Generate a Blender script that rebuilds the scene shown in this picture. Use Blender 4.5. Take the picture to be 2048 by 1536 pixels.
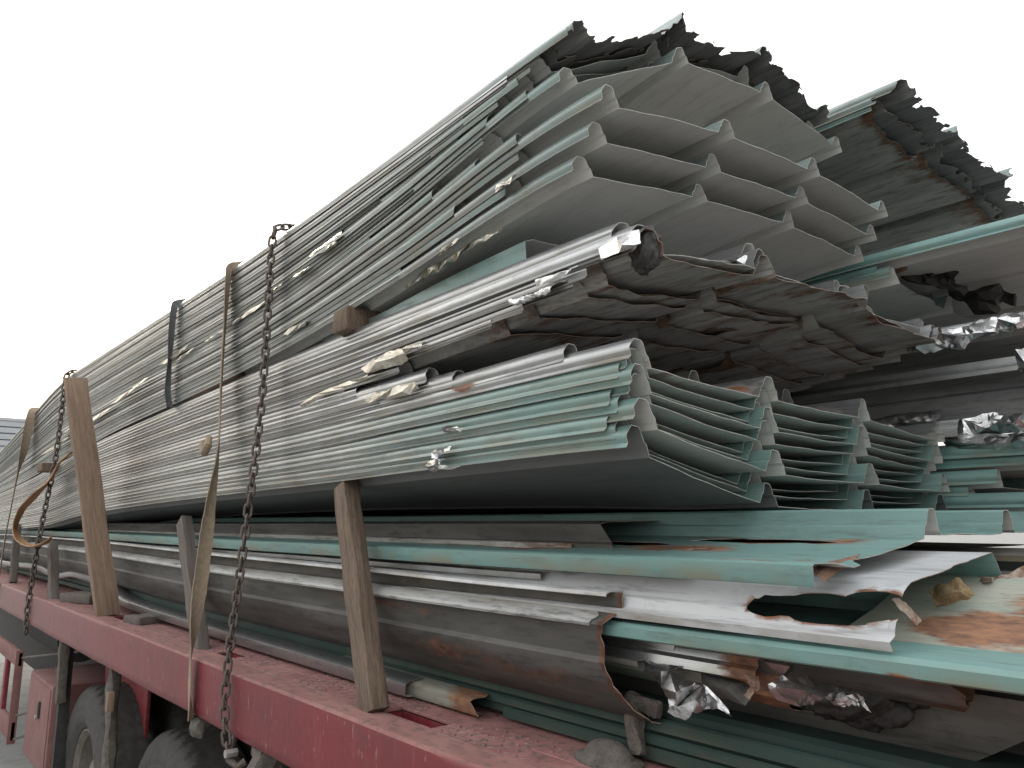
import bpy, bmesh, math, random
import numpy as np
from mathutils import Vector, Matrix, Euler

for _o in list(bpy.data.objects):
    bpy.data.objects.remove(_o)
SC = bpy.context.scene
COL = SC.collection
random.seed(7)

# ------------------------------------------------------------------ camera, sky, sun, exposure
EYE = 1.93                       # height of the lens above the yard
YAW, PITCH, FPX = math.radians(40.2), math.radians(10.4), 1540.0
cam_d = bpy.data.cameras.new('camera')
cam = bpy.data.objects.new('camera', cam_d)
COL.objects.link(cam)
cam.location = (0, 0, EYE)
cam.rotation_euler = (math.pi / 2 + PITCH, 0, -YAW)
cam_d.sensor_width = 36.0
cam_d.lens = FPX / 2048 * 36
cam_d.clip_start = 0.05
cam_d.clip_end = 4000
SC.camera = cam

SUN_EL, SUN_AZ = math.radians(28), math.radians(6)      # azimuth from +Y towards +X
world = bpy.data.worlds.new('World')
SC.world = world
world.use_nodes = True
wn = world.node_tree
wn.nodes.clear()
w_out = wn.nodes.new('ShaderNodeOutputWorld')
w_bg = wn.nodes.new('ShaderNodeBackground')
w_sky = wn.nodes.new('ShaderNodeTexSky')
w_sky.sky_type = 'NISHITA'
w_sky.sun_disc = False
w_sky.sun_elevation = SUN_EL
w_sky.sun_rotation = SUN_AZ
w_sky.air_density = 1.5
w_sky.dust_density = 5.0
w_sky.ozone_density = 0.6
w_mix = wn.nodes.new('ShaderNodeMix')
w_mix.data_type = 'RGBA'
w_mix.inputs[0].default_value = 0.80                       # closed overcast in front of the blue
w_geo = wn.nodes.new('ShaderNodeNewGeometry')
w_sep = wn.nodes.new('ShaderNodeSeparateXYZ')
wn.links.new(w_geo.outputs['Incoming'], w_sep.inputs[0])
w_neg = wn.nodes.new('ShaderNodeMath')
w_neg.operation = 'MULTIPLY'
w_neg.inputs[1].default_value = -1.0
wn.links.new(w_sep.outputs['Z'], w_neg.inputs[0])
w_ramp = wn.nodes.new('ShaderNodeValToRGB')               # overcast luminance: dim and warm at the horizon, bright overhead
w_ramp.color_ramp.elements[0].position = 0.0
w_ramp.color_ramp.elements[0].color = (0.49, 0.475, 0.425, 1)
w_ramp.color_ramp.elements[1].position = 0.9
w_ramp.color_ramp.elements[1].color = (1.0, 1.01, 1.02, 1)
w_e = w_ramp.color_ramp.elements.new(0.22)
w_e.color = (0.72, 0.725, 0.72, 1)
wn.links.new(w_neg.outputs[0], w_ramp.inputs[0])
w_gain = wn.nodes.new('ShaderNodeMix')
w_gain.data_type = 'RGBA'
w_gain.blend_type = 'MULTIPLY'
w_gain.inputs[0].default_value = 1.0
w_gain.inputs[7].default_value = (13.0, 13.0, 13.0, 1)
wn.links.new(w_ramp.outputs[0], w_gain.inputs[6])
wn.links.new(w_gain.outputs[2], w_mix.inputs[7])
wn.links.new(w_sky.outputs[0], w_mix.inputs[6])
wn.links.new(w_mix.outputs[2], w_bg.inputs[0])
w_bg.inputs[1].default_value = 0.12
wn.links.new(w_bg.outputs[0], w_out.inputs[0])

sun_d = bpy.data.lights.new('sun', 'SUN')
sun_d.energy = 1.0
sun_d.angle = math.radians(14)
sun_d.color = (1.0, 0.93, 0.80)
sun = bpy.data.objects.new('sun', sun_d)
COL.objects.link(sun)
sun.rotation_euler = (math.pi / 2 - SUN_EL, 0, math.pi - SUN_AZ)
sun.location = (0, 0, 30)

SC.view_settings.view_transform = 'Standard'
SC.view_settings.look = 'None'
SC.view_settings.gamma = 1.0
SC.view_settings.use_curve_mapping = False
SC.view_settings.exposure = 0.58

# ------------------------------------------------------------------ measuring helper
_f = np.array([math.sin(YAW) * math.cos(PITCH), math.cos(YAW) * math.cos(PITCH), math.sin(PITCH)])
_r = np.array([math.cos(YAW), -math.sin(YAW), 0.0])
_u = np.cross(_r, _f)


def at(u, v, x=None, y=None, z=None):
    """photo pixel (2048 wide) on a plane of the place -> point; heights are relative to the lens"""
    d = _f + (u - 1024) / FPX * _r - (v - 768) / FPX * _u
    if x is not None:
        t = x / d[0]
    elif y is not None:
        t = y / d[1]
    else:
        t = z / d[2]
    return d * t


# ------------------------------------------------------------------ numeric noise
def _hash(ix, iy, s):
    n = (ix.astype(np.int64) * 374761393 + iy.astype(np.int64) * 668265263 + int(s) * 974634777) & 0xffffffff
    n = ((n ^ (n >> 13)) * 1274126177) & 0xffffffff
    n = n ^ (n >> 16)
    return (n & 0xffff) / 65535.0


def vn(x, y, s=0):
    x = np.asarray(x, float)
    y = np.asarray(y, float)
    x, y = np.broadcast_arrays(x, y)
    ix, iy = np.floor(x), np.floor(y)
    fx, fy = x - ix, y - iy
    fx = fx * fx * (3 - 2 * fx)
    fy = fy * fy * (3 - 2 * fy)
    a = _hash(ix, iy, s) * (1 - fx) + _hash(ix + 1, iy, s) * fx
    b = _hash(ix, iy + 1, s) * (1 - fx) + _hash(ix + 1, iy + 1, s) * fx
    return a * (1 - fy) + b * fy


def fbm(x, y, s=0, o=4):
    v, a, t = 0, 0.5, 0
    for k in range(o):
        v = v + a * vn(np.asarray(x) * 2 ** k, np.asarray(y) * 2 ** k, s + 17 * k)
        t += a
        a *= 0.55
    return v / t


def pchip(xs, ys):
    xs = np.asarray(xs, float)
    ys = np.asarray(ys, float)
    h = np.diff(xs)
    d = np.diff(ys) / h
    m = np.zeros(len(xs))
    m[0], m[-1] = d[0], d[-1]
    for k in range(1, len(xs) - 1):
        if d[k - 1] * d[k] > 0:
            w1, w2 = 2 * h[k] + h[k - 1], h[k] + 2 * h[k - 1]
            m[k] = (w1 + w2) / (w1 / d[k - 1] + w2 / d[k])

    def f(x):
        x = np.asarray(x, float)
        i = np.clip(np.searchsorted(xs, x) - 1, 0, len(h) - 1)
        t = np.clip((x - xs[i]) / h[i], 0, 1)
        return ((1 + 2 * t) * (1 - t) ** 2 * ys[i] + t * (1 - t) ** 2 * h[i] * m[i]
                + t * t * (3 - 2 * t) * ys[i + 1] + t * t * (t - 1) * h[i] * m[i + 1])
    return f


# ------------------------------------------------------------------ materials
def new_mat(name):
    m = bpy.data.materials.new(name)
    m.use_nodes = True
    nt = m.node_tree
    return m, nt, nt.nodes['Principled BSDF']


class N:
    """tiny node-graph helper"""

    def __init__(self, nt):
        self.nt = nt

    def n(self, t, **kw):
        o = self.nt.nodes.new(t)
        for k, v in kw.items():
            setattr(o, k, v)
        return o

    def link(self, a, b):
        self.nt.links.new(a, b)

    def coord(self, scale, rand=True):
        tc = self.n('ShaderNodeTexCoord')
        mp = self.n('ShaderNodeMapping')
        mp.inputs['Scale'].default_value = scale
        self.link(tc.outputs['Object'], mp.inputs['Vector'])
        if rand:
            oi = self.n('ShaderNodeObjectInfo')
            mu = self.n('ShaderNodeMath', operation='MULTIPLY')
            mu.inputs[1].default_value = 37.0
            self.link(oi.outputs['Random'], mu.inputs[0])
            cx = self.n('ShaderNodeCombineXYZ')
            self.link(mu.outputs[0], cx.inputs[0])
            self.link(mu.outputs[0], cx.inputs[2])
            self.link(cx.outputs[0], mp.inputs['Location'])
        return mp.outputs[0]

    def noise(self, vec, scale, detail=5, rough=0.6):
        o = self.n('ShaderNodeTexNoise')
        o.inputs['Scale'].default_value = scale
        o.inputs['Detail'].default_value = detail
        o.inputs['Roughness'].default_value = rough
        self.link(vec, o.inputs['Vector'])
        return o.outputs['Fac']

    def ramp(self, fac, a, b, lo=0.0, hi=1.0):
        o = self.n('ShaderNodeMapRange')
        o.inputs[1].default_value = a
        o.inputs[2].default_value = b
        o.inputs[3].default_value = lo
        o.inputs[4].default_value = hi
        o.clamp = True
        self.link(fac, o.inputs[0])
        return o.outputs[0]

    def mix(self, fac, a, b):
        o = self.n('ShaderNodeMix', data_type='RGBA')
        if isinstance(fac, (int, float)):
            o.inputs[0].default_value = fac
        else:
            self.link(fac, o.inputs[0])
        for s, i in ((a, 6), (b, 7)):
            if isinstance(s, tuple):
                o.inputs[i].default_value = (*s, 1)
            else:
                self.link(s, o.inputs[i])
        return o.outputs[2]

    def math(self, op, a, b):
        o = self.n('ShaderNodeMath', operation=op)
        for s, i in ((a, 0), (b, 1)):
            if isinstance(s, (int, float)):
                o.inputs[i].default_value = s
            else:
                self.link(s, o.inputs[i])
        return o.outputs[0]


def sheet_mat(name, c1, c2, dirt=(0.05, 0.045, 0.04), dirt_amt=0.5, rough=0.42, fade=None, rust_c=((0.10, 0.042, 0.024), (0.24, 0.105, 0.055)),
              rusty=1.0, metal=0.0, bump=0.06, base_rust=0.0, fade_metal=0.0, spec=0.5, grime=0.75, fade_at=(0.15, 1.1)):
    m, nt, p = new_mat(name)
    g = N(nt)
    v = g.coord((1, 0.12, 1))
    vf = g.coord((1, 0.5, 1))
    n1 = g.noise(v, 9, 5)
    n2 = g.noise(v, 55, 4, 0.7)
    n3 = g.noise(vf, 26, 6, 0.65)
    col = g.mix(g.ramp(n1, 0.35, 0.65), c1, c2)
    if fade:                                     # chalky weathered paint away from the cut end
        sx = g.n('ShaderNodeSeparateXYZ')
        tc = g.n('ShaderNodeTexCoord')
        g.link(tc.outputs['Object'], sx.inputs[0])
        far = g.ramp(sx.outputs['Y'], *fade_at)
        far = g.math('MULTIPLY', far, g.ramp(n1, 0.2, 0.7, 0.75, 1.0))
        col = g.mix(far, col, fade)
    oi = g.n('ShaderNodeObjectInfo')
    hv = g.n('ShaderNodeHueSaturation')
    g.link(col, hv.inputs['Color'])
    g.link(g.ramp(oi.outputs['Random'], 0, 1, 0.82, 1.15), hv.inputs['Value'])
    col = hv.outputs[0]
    d = g.math('MULTIPLY', g.ramp(n2, 0.52, 0.75), dirt_amt)
    col = g.mix(d, col, dirt)
    d2 = g.math('MULTIPLY', g.ramp(n3, 0.55, 0.8), dirt_amt * 0.7)
    col = g.mix(d2, col, dirt)
    at_ = g.n('ShaderNodeAttribute', attribute_name='rust')
    n4 = g.noise(g.coord((1, 0.3, 1)), 14, 7, 0.7)
    n5 = g.noise(vf, 60, 4)
    gr = g.n('ShaderNodeAttribute', attribute_name='grime')
    gm = g.math('MULTIPLY', g.math('MULTIPLY', gr.outputs['Fac'], grime), g.ramp(g.noise(vf, 11, 5), 0.42, 0.62))
    col = g.mix(gm, col, (0.20, 0.165, 0.105))
    rm = g.math('ADD', g.math('MULTIPLY', at_.outputs['Fac'], 1.1 * rusty), g.math('SUBTRACT', n4, 1.0 - base_rust))
    rm = g.ramp(rm, 0.0, 0.13)
    rc = g.mix(g.ramp(n5, 0.35, 0.65), rust_c[0], rust_c[1])
    col = g.mix(rm, col, rc)
    g.link(col, p.inputs['Base Color'])
    g.link(g.ramp(g.math('ADD', g.math('MULTIPLY', rm, 0.5), g.math('MULTIPLY', n2, 0.35)), 0, 1, rough - 0.08, 0.95), p.inputs['Roughness'])
    p.inputs['Specular IOR Level'].default_value = spec
    if fade_metal:
        g.link(g.math('MULTIPLY', g.math('SUBTRACT', 1.0, rm), g.math('MULTIPLY', far, fade_metal)), p.inputs['Metallic'])
    if metal:
        g.link(g.math('MULTIPLY', g.math('SUBTRACT', 1.0, rm), metal), p.inputs['Metallic'])
    b = g.n('ShaderNodeBump')
    b.inputs['Strength'].default_value = bump
    b.inputs['Distance'].default_value = 0.004
    g.link(g.math('ADD', g.noise(vf, 12, 6), g.math('MULTIPLY', n2, 0.25)), b.inputs['Height'])
    g.link(b.outputs[0], p.inputs['Normal'])
    return m


def plain_mat(name, c1, c2, scale=12, stretch=(1, 1, 1), rough=0.7, metal=0.0, bump=0.2, dirt=None, dirt_amt=0.5, dist=0.004, rand=True):
    m, nt, p = new_mat(name)
    g = N(nt)
    v = g.coord(stretch, rand)
    n1 = g.noise(v, scale, 6, 0.65)
    n2 = g.noise(v, scale * 6, 5, 0.7)
    col = g.mix(g.ramp(n1, 0.35, 0.65), c1, c2)
    if dirt:
        col = g.mix(g.math('MULTIPLY', g.ramp(n2, 0.48, 0.7), dirt_amt), col, dirt)
    g.link(col, p.inputs['Base Color'])
    g.link(g.ramp(n2, 0.2, 0.8, rough - 0.12, min(1, rough + 0.12)), p.inputs['Roughness'])
    p.inputs['Metallic'].default_value = metal
    b = g.n('ShaderNodeBump')
    b.inputs['Strength'].default_value = bump
    b.inputs['Distance'].default_value = dist
    g.link(g.math('ADD', n1, g.math('MULTIPLY', n2, 0.4)), b.inputs['Height'])
    g.link(b.outputs[0], p.inputs['Normal'])
    return m


M = {}
M['green'] = sheet_mat('teal_paint', (0.145, 0.240, 0.220), (0.185, 0.270, 0.250), dirt_amt=0.55, fade=(0.31, 0.322, 0.322), rough=0.27, fade_metal=0.85)
M['green_clean'] = sheet_mat('teal_paint_clean', (0.155, 0.285, 0.265), (0.19, 0.31, 0.29), dirt_amt=0.5)
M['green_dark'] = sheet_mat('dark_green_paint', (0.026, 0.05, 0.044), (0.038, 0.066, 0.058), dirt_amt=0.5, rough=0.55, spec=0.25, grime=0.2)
M['green_worn'] = sheet_mat('worn_teal_paint', (0.165, 0.225, 0.210), (0.21, 0.26, 0.245), dirt_amt=0.55, fade=(0.30, 0.315, 0.315), rough=0.28, fade_metal=0.85, fade_at=(0.0, 0.45))
M['silver'] = sheet_mat('weathered_grey_paint', (0.36, 0.37, 0.375), (0.46, 0.47, 0.475), dirt_amt=0.4, rough=0.25, fade=(0.35, 0.358, 0.36), metal=0.85)
M['white'] = sheet_mat('off_white_paint', (0.33, 0.342, 0.352), (0.42, 0.425, 0.43), dirt=(0.10, 0.095, 0.085), dirt_amt=0.75, rough=0.42)
M['under'] = sheet_mat('beige_grey_back_coat', (0.54, 0.535, 0.505), (0.60, 0.595, 0.565), dirt=(0.12, 0.11, 0.10), dirt_amt=0.30, rough=0.6, bump=0.05)
M['under_shaded'] = sheet_mat('shaded_back_coat', (0.105, 0.11, 0.11), (0.14, 0.145, 0.145), dirt_amt=0.5, rough=0.55, bump=0.05)  # shade of the lowest underside put into a darker copy of the back coat
M['under_dirty'] = sheet_mat('stained_back_coat', (0.25, 0.245, 0.23), (0.42, 0.41, 0.385), dirt=(0.035, 0.031, 0.028), dirt_amt=0.85, rough=0.65, base_rust=0.27, rust_c=((0.075, 0.043, 0.030), (0.19, 0.105, 0.062)))
M['sooty'] = sheet_mat('sooty_grey_paint', (0.10, 0.10, 0.10), (0.20, 0.195, 0.185), dirt=(0.03, 0.027, 0.024), dirt_amt=0.9, rough=0.55, rust_c=((0.06, 0.035, 0.026), (0.13, 0.07, 0.045)))
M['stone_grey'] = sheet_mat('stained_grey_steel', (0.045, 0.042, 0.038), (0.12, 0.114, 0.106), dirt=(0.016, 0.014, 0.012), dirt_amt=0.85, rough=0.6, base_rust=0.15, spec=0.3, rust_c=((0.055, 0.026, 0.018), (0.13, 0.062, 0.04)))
M['rim_pale'] = sheet_mat('flaking_pale_rim', (0.26, 0.26, 0.255), (0.34, 0.34, 0.33), dirt=(0.02, 0.018, 0.016), dirt_amt=1.0, rough=0.5, base_rust=0.1)
M['rusty'] = sheet_mat('rusted_cream_paint', (0.30, 0.28, 0.23), (0.22, 0.26, 0.22), dirt=(0.10, 0.07, 0.05), dirt_amt=0.5, rough=0.6, base_rust=0.34, rust_c=((0.12, 0.062, 0.042), (0.28, 0.135, 0.07)))
M['edge'] = plain_mat('cut_steel_edge', (0.42, 0.42, 0.40), (0.25, 0.22, 0.19), 40, rough=0.45, metal=0.3)
M['edge_rust'] = plain_mat('rusted_edge', (0.14, 0.07, 0.045), (0.33, 0.27, 0.22), 40, rough=0.8)
M['foil'] = plain_mat('aluminium_foil', (0.70, 0.70, 0.70), (0.52, 0.52, 0.52), 30, rough=0.32, metal=1.0, bump=0.25, dirt=(0.16, 0.15, 0.14), dirt_amt=0.5)
M['foil_warm'] = plain_mat('yellowed_foil', (0.74, 0.71, 0.63), (0.54, 0.51, 0.44), 60, rough=0.34, metal=0.85, bump=0.4, dirt=(0.07, 0.06, 0.05), dirt_amt=0.75)
M['tar'] = plain_mat('burnt_foam', (0.015, 0.014, 0.013), (0.035, 0.032, 0.03), 60, rough=0.55, bump=0.8)
M['rust_steel'] = plain_mat('rusted_steel', (0.20, 0.10, 0.065), (0.085, 0.045, 0.032), 30, rough=0.9, bump=0.5, dirt=(0.30, 0.25, 0.18), dirt_amt=0.5)
M['wool'] = plain_mat('yellowed_wool', (0.27, 0.20, 0.10), (0.18, 0.12, 0.065), 70, rough=0.95, bump=0.9, dirt=(0.09, 0.035, 0.02), dirt_amt=0.9)
M['wood'] = plain_mat('weathered_timber', (0.19, 0.135, 0.095), (0.10, 0.07, 0.05), 22, (4, 4, 0.22), 0.88, bump=0.7, dirt=(0.035, 0.027, 0.021), dirt_amt=0.8)
M['wood_pale'] = plain_mat('pale_timber', (0.27, 0.185, 0.13), (0.17, 0.115, 0.08), 18, (4, 4, 0.22), 0.88, bump=0.6, dirt=(0.08, 0.058, 0.042), dirt_amt=0.7)
M['wood_grey'] = plain_mat('grey_timber', (0.13, 0.11, 0.095), (0.085, 0.072, 0.062), 18, (3, 3, 0.25), 0.88, bump=0.5)
M['chain'] = plain_mat('rusted_chain_steel', (0.075, 0.06, 0.05), (0.13, 0.10, 0.085), 90, rough=0.6, metal=0.35, bump=0.3)
M['webbing'] = plain_mat('dusty_webbing', (0.30, 0.235, 0.165), (0.22, 0.17, 0.12), 60, rough=0.95, bump=0.3)
M['webbing_dark'] = plain_mat('dark_webbing', (0.07, 0.07, 0.075), (0.10, 0.10, 0.10), 60, rough=0.95, bump=0.3)
M['webbing_orange'] = plain_mat('orange_webbing', (0.36, 0.19, 0.085), (0.27, 0.15, 0.075), 60, rough=0.9, bump=0.3)
M['red'] = plain_mat('red_truck_paint', (0.19, 0.017, 0.026), (0.155, 0.02, 0.028), 7, (1, 1, 0.5), 0.5, dirt=(0.24, 0.10, 0.09), dirt_amt=0.55, bump=0.08)
M['red_dusty'] = plain_mat('dusty_red_paint', (0.215, 0.115, 0.105), (0.185, 0.075, 0.072), 8, rough=0.85, dirt=(0.13, 0.095, 0.085), dirt_amt=0.8, bump=0.15)
M['red_deck'] = plain_mat('worn_red_deck', (0.33, 0.165, 0.148), (0.22, 0.085, 0.08), 6, rough=0.85, dirt=(0.09, 0.068, 0.062), dirt_amt=1.0, bump=0.4)
M['tread'] = plain_mat('scuffed_tread_steel', (0.26, 0.15, 0.135), (0.13, 0.085, 0.08), 25, rough=0.65, bump=0.2)
M['black'] = plain_mat('grimy_black_steel', (0.02, 0.02, 0.021), (0.04, 0.037, 0.034), 20, rough=0.75)
M['rubber'] = plain_mat('dusty_rubber', (0.035, 0.034, 0.033), (0.06, 0.056, 0.052), 25, rough=0.85, bump=0.2, dirt=(0.12, 0.105, 0.09), dirt_amt=0.4)
M['rim'] = plain_mat('dusty_wheel_steel', (0.11, 0.10, 0.09), (0.16, 0.14, 0.12), 25, rough=0.75, dirt=(0.06, 0.05, 0.045), dirt_amt=0.6)
M['mud'] = plain_mat('caked_mud_iron', (0.16, 0.14, 0.12), (0.09, 0.078, 0.068), 35, rough=0.95, bump=0.9, dirt=(0.05, 0.042, 0.036), dirt_amt=0.6, dist=0.01)
M['yard'] = plain_mat('dusty_concrete', (0.27, 0.268, 0.26), (0.205, 0.205, 0.20), 0.7, rough=0.92, bump=0.2, dirt=(0.11, 0.108, 0.105), dirt_amt=0.5, rand=False)
M['louvre'] = plain_mat('grey_cladding', (0.36, 0.375, 0.39), (0.40, 0.41, 0.425), 2, rough=0.7)
M['louvre_dark'] = plain_mat('dark_cladding', (0.24, 0.26, 0.285), (0.27, 0.285, 0.31), 2, rough=0.7)
M['steel_bright'] = plain_mat('worn_latch_steel', (0.55, 0.55, 0.54), (0.4, 0.4, 0.39), 60, rough=0.35, metal=0.9)


# ------------------------------------------------------------------ object helpers (heights relative to the lens)
def tag(o, label=None, cat=None, group=None, kind=None):
    if label:
        o['label'] = label
    if cat:
        o['category'] = cat
    if group:
        o['group'] = group
    if kind:
        o['kind'] = kind
    return o


def empty(name, loc):
    o = bpy.data.objects.new(name, None)
    o.empty_display_size = 0.1
    COL.objects.link(o)
    o.location = (loc[0], loc[1], loc[2] + EYE)
    return o


def mesh_obj(name, V, F, mats, midx=None, origin=(0, 0, 0), parent=None, angle=30, rust=None, grime=None):
    V = np.asarray(V, float)
    origin = np.asarray(origin, float)
    me = bpy.data.meshes.new(name)
    if isinstance(F, np.ndarray):
        k = F.shape[1]
        me.vertices.add(len(V))
        me.vertices.foreach_set('co', (V - origin).ravel())
        me.loops.add(F.size)
        me.loops.foreach_set('vertex_index', F.ravel().astype(np.int32))
        me.polygons.add(len(F))
        me.polygons.foreach_set('loop_start', np.arange(0, F.size, k, dtype=np.int32))
        me.update(calc_edges=True)
    else:
        me.from_pydata([tuple(p) for p in (V - origin)], [], F)
        me.update()
    for m in (mats if isinstance(mats, (list, tuple)) else [mats]):
        me.materials.append(m)
    if midx is not None:
        me.polygons.foreach_set('material_index', np.asarray(midx, np.int32))
    if rust is not None:
        a = me.attributes.new('rust', 'FLOAT', 'POINT')
        a.data.foreach_set('value', np.asarray(rust, np.float32))
    if grime is not None:
        a = me.attributes.new('grime', 'FLOAT', 'POINT')
        a.data.foreach_set('value', np.asarray(grime, np.float32))
    if angle:
        me.shade_smooth()
        me.set_sharp_from_angle(angle=math.radians(angle))
    o = bpy.data.objects.new(name, me)
    COL.objects.link(o)
    loc = Vector((origin[0], origin[1], origin[2] + EYE))
    if parent is not None:
        o.parent = parent
        loc = loc - world_loc(parent)
    o.location = loc
    return o


def world_loc(o):
    v = Vector(o.location)
    while o.parent is not None:
        o = o.parent
        v = v + Vector(o.location)
    return v


def solid(P, thick, keep=None):
    """surface grid P (nu,nv,3) -> closed thin solid; materials 0 top, 1 underside, 2 rim"""
    nu, nv = P.shape[:2]
    du = np.gradient(P, axis=0)
    dv = np.gradient(P, axis=1)
    n = np.cross(du, dv)
    n /= np.maximum(np.linalg.norm(n, axis=2, keepdims=True), 1e-9)
    top = (P + n * thick / 2).reshape(-1, 3)
    bot = (P - n * thick / 2).reshape(-1, 3)
    if keep is None:
        keep = np.ones((nu - 1, nv - 1), bool)
    idx = np.arange(nu * nv).reshape(nu, nv)
    a, b, c, d = idx[:-1, :-1][keep], idx[1:, :-1][keep], idx[1:, 1:][keep], idx[:-1, 1:][keep]
    off = nu * nv
    Ft = np.stack([a, b, c, d], 1)
    Fb = np.stack([d, c, b, a], 1) + off
    k = np.zeros((nu + 1, nv + 1), bool)
    k[1:-1, 1:-1] = keep
    rims = []
    # borders in u
    e = k[1:, 1:-1] != k[:-1, 1:-1]
    iu, iv = np.nonzero(e)
    p0, p1 = idx[iu, iv], idx[iu, iv + 1]
    s = k[1:, 1:-1][iu, iv]
    q = np.stack([p0, p1, p1 + off, p0 + off], 1)
    q[s] = q[s][:, ::-1]
    rims.append(q[:, ::-1])
    e = k[1:-1, 1:] != k[1:-1, :-1]
    iu, iv = np.nonzero(e)
    p0, p1 = idx[iu, iv], idx[iu + 1, iv]
    s = k[1:-1, 1:][iu, iv]
    q = np.stack([p0, p1, p1 + off, p0 + off], 1)
    q[s] = q[s][:, ::-1]
    rims.append(q)
    Fr = np.concatenate(rims)
    F = np.concatenate([Ft, Fb, Fr])
    mi = np.concatenate([np.zeros(len(Ft)), np.ones(len(Fb)), np.full(len(Fr), 2)])
    return np.concatenate([top, bot]), F, mi


def snap(P, keep, D):
    """slide the vertices along a hole's stepped border onto the smooth zero line of D"""
    nu, nv = keep.shape[0] + 1, keep.shape[1] + 1
    k = np.zeros((nu + 1, nv + 1), int)
    cnt = np.zeros((nu, nv), int)
    tot = np.zeros((nu, nv), int)
    for a in (0, 1):
        for b in (0, 1):
            cnt[a:nu - 1 + a, b:nv - 1 + b] += keep
            tot[a:nu - 1 + a, b:nv - 1 + b] += 1
    bd = (cnt > 0) & (cnt < tot)
    gi = np.gradient(D, axis=0)
    gj = np.gradient(D, axis=1)
    g2 = np.maximum(gi * gi + gj * gj, 1e-6)
    si = np.clip(-D * gi / g2, -.95, .95) * bd
    sj = np.clip(-D * gj / g2, -.95, .95) * bd
    si[0, :] = si[-1, :] = 0
    sj[:, 0] = sj[:, -1] = 0
    fw_i = np.zeros_like(P)
    fw_i[:-1] = P[1:] - P[:-1]
    bw_i = np.zeros_like(P)
    bw_i[1:] = P[1:] - P[:-1]
    fw_j = np.zeros_like(P)
    fw_j[:, :-1] = P[:, 1:] - P[:, :-1]
    bw_j = np.zeros_like(P)
    bw_j[:, 1:] = P[:, 1:] - P[:, :-1]
    di = np.where(si[..., None] > 0, fw_i, bw_i) * si[..., None]
    dj = np.where(sj[..., None] > 0, fw_j, bw_j) * sj[..., None]
    return P + di + dj


def resample(prof, step):
    out = [prof[0]]
    for a, b in zip(prof[:-1], prof[1:]):
        L = math.hypot(b[0] - a[0], b[1] - a[1])
        k = max(1, int(round(L / step)))
        for j in range(1, k + 1):
            out.append((a[0] + (b[0] - a[0]) * j / k, a[1] + (b[1] - a[1]) * j / k))
    return np.array(out)


def roof_profile(n=4, p=0.42, first=True, h=.05):
    out = []
    for k in range(n):
        c = k * p
        if k == 0 and first:
            out += [(-.0270, .0085), (-.0212, .0152), (-.0202, .0172), (-.0226, .0238), (-.0236, .0285), (-.0222, .0330), (-.0155, .0430), (-.0095, .050)]
        else:
            out += [(c - .034, 0), (c - .027, .021), (c - .021, .026), (c - .0145, .044), (c - .009, .050)]
        out += [(c + .009, .050), (c + .0145, .044), (c + .021, .026), (c + .027, .021), (c + .034, 0)]
    if h != .05:
        out = [(x, .05 - (.05 - z) * (h / .05 if x > 0 else 1)) for x, z in out]
    return out


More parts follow.
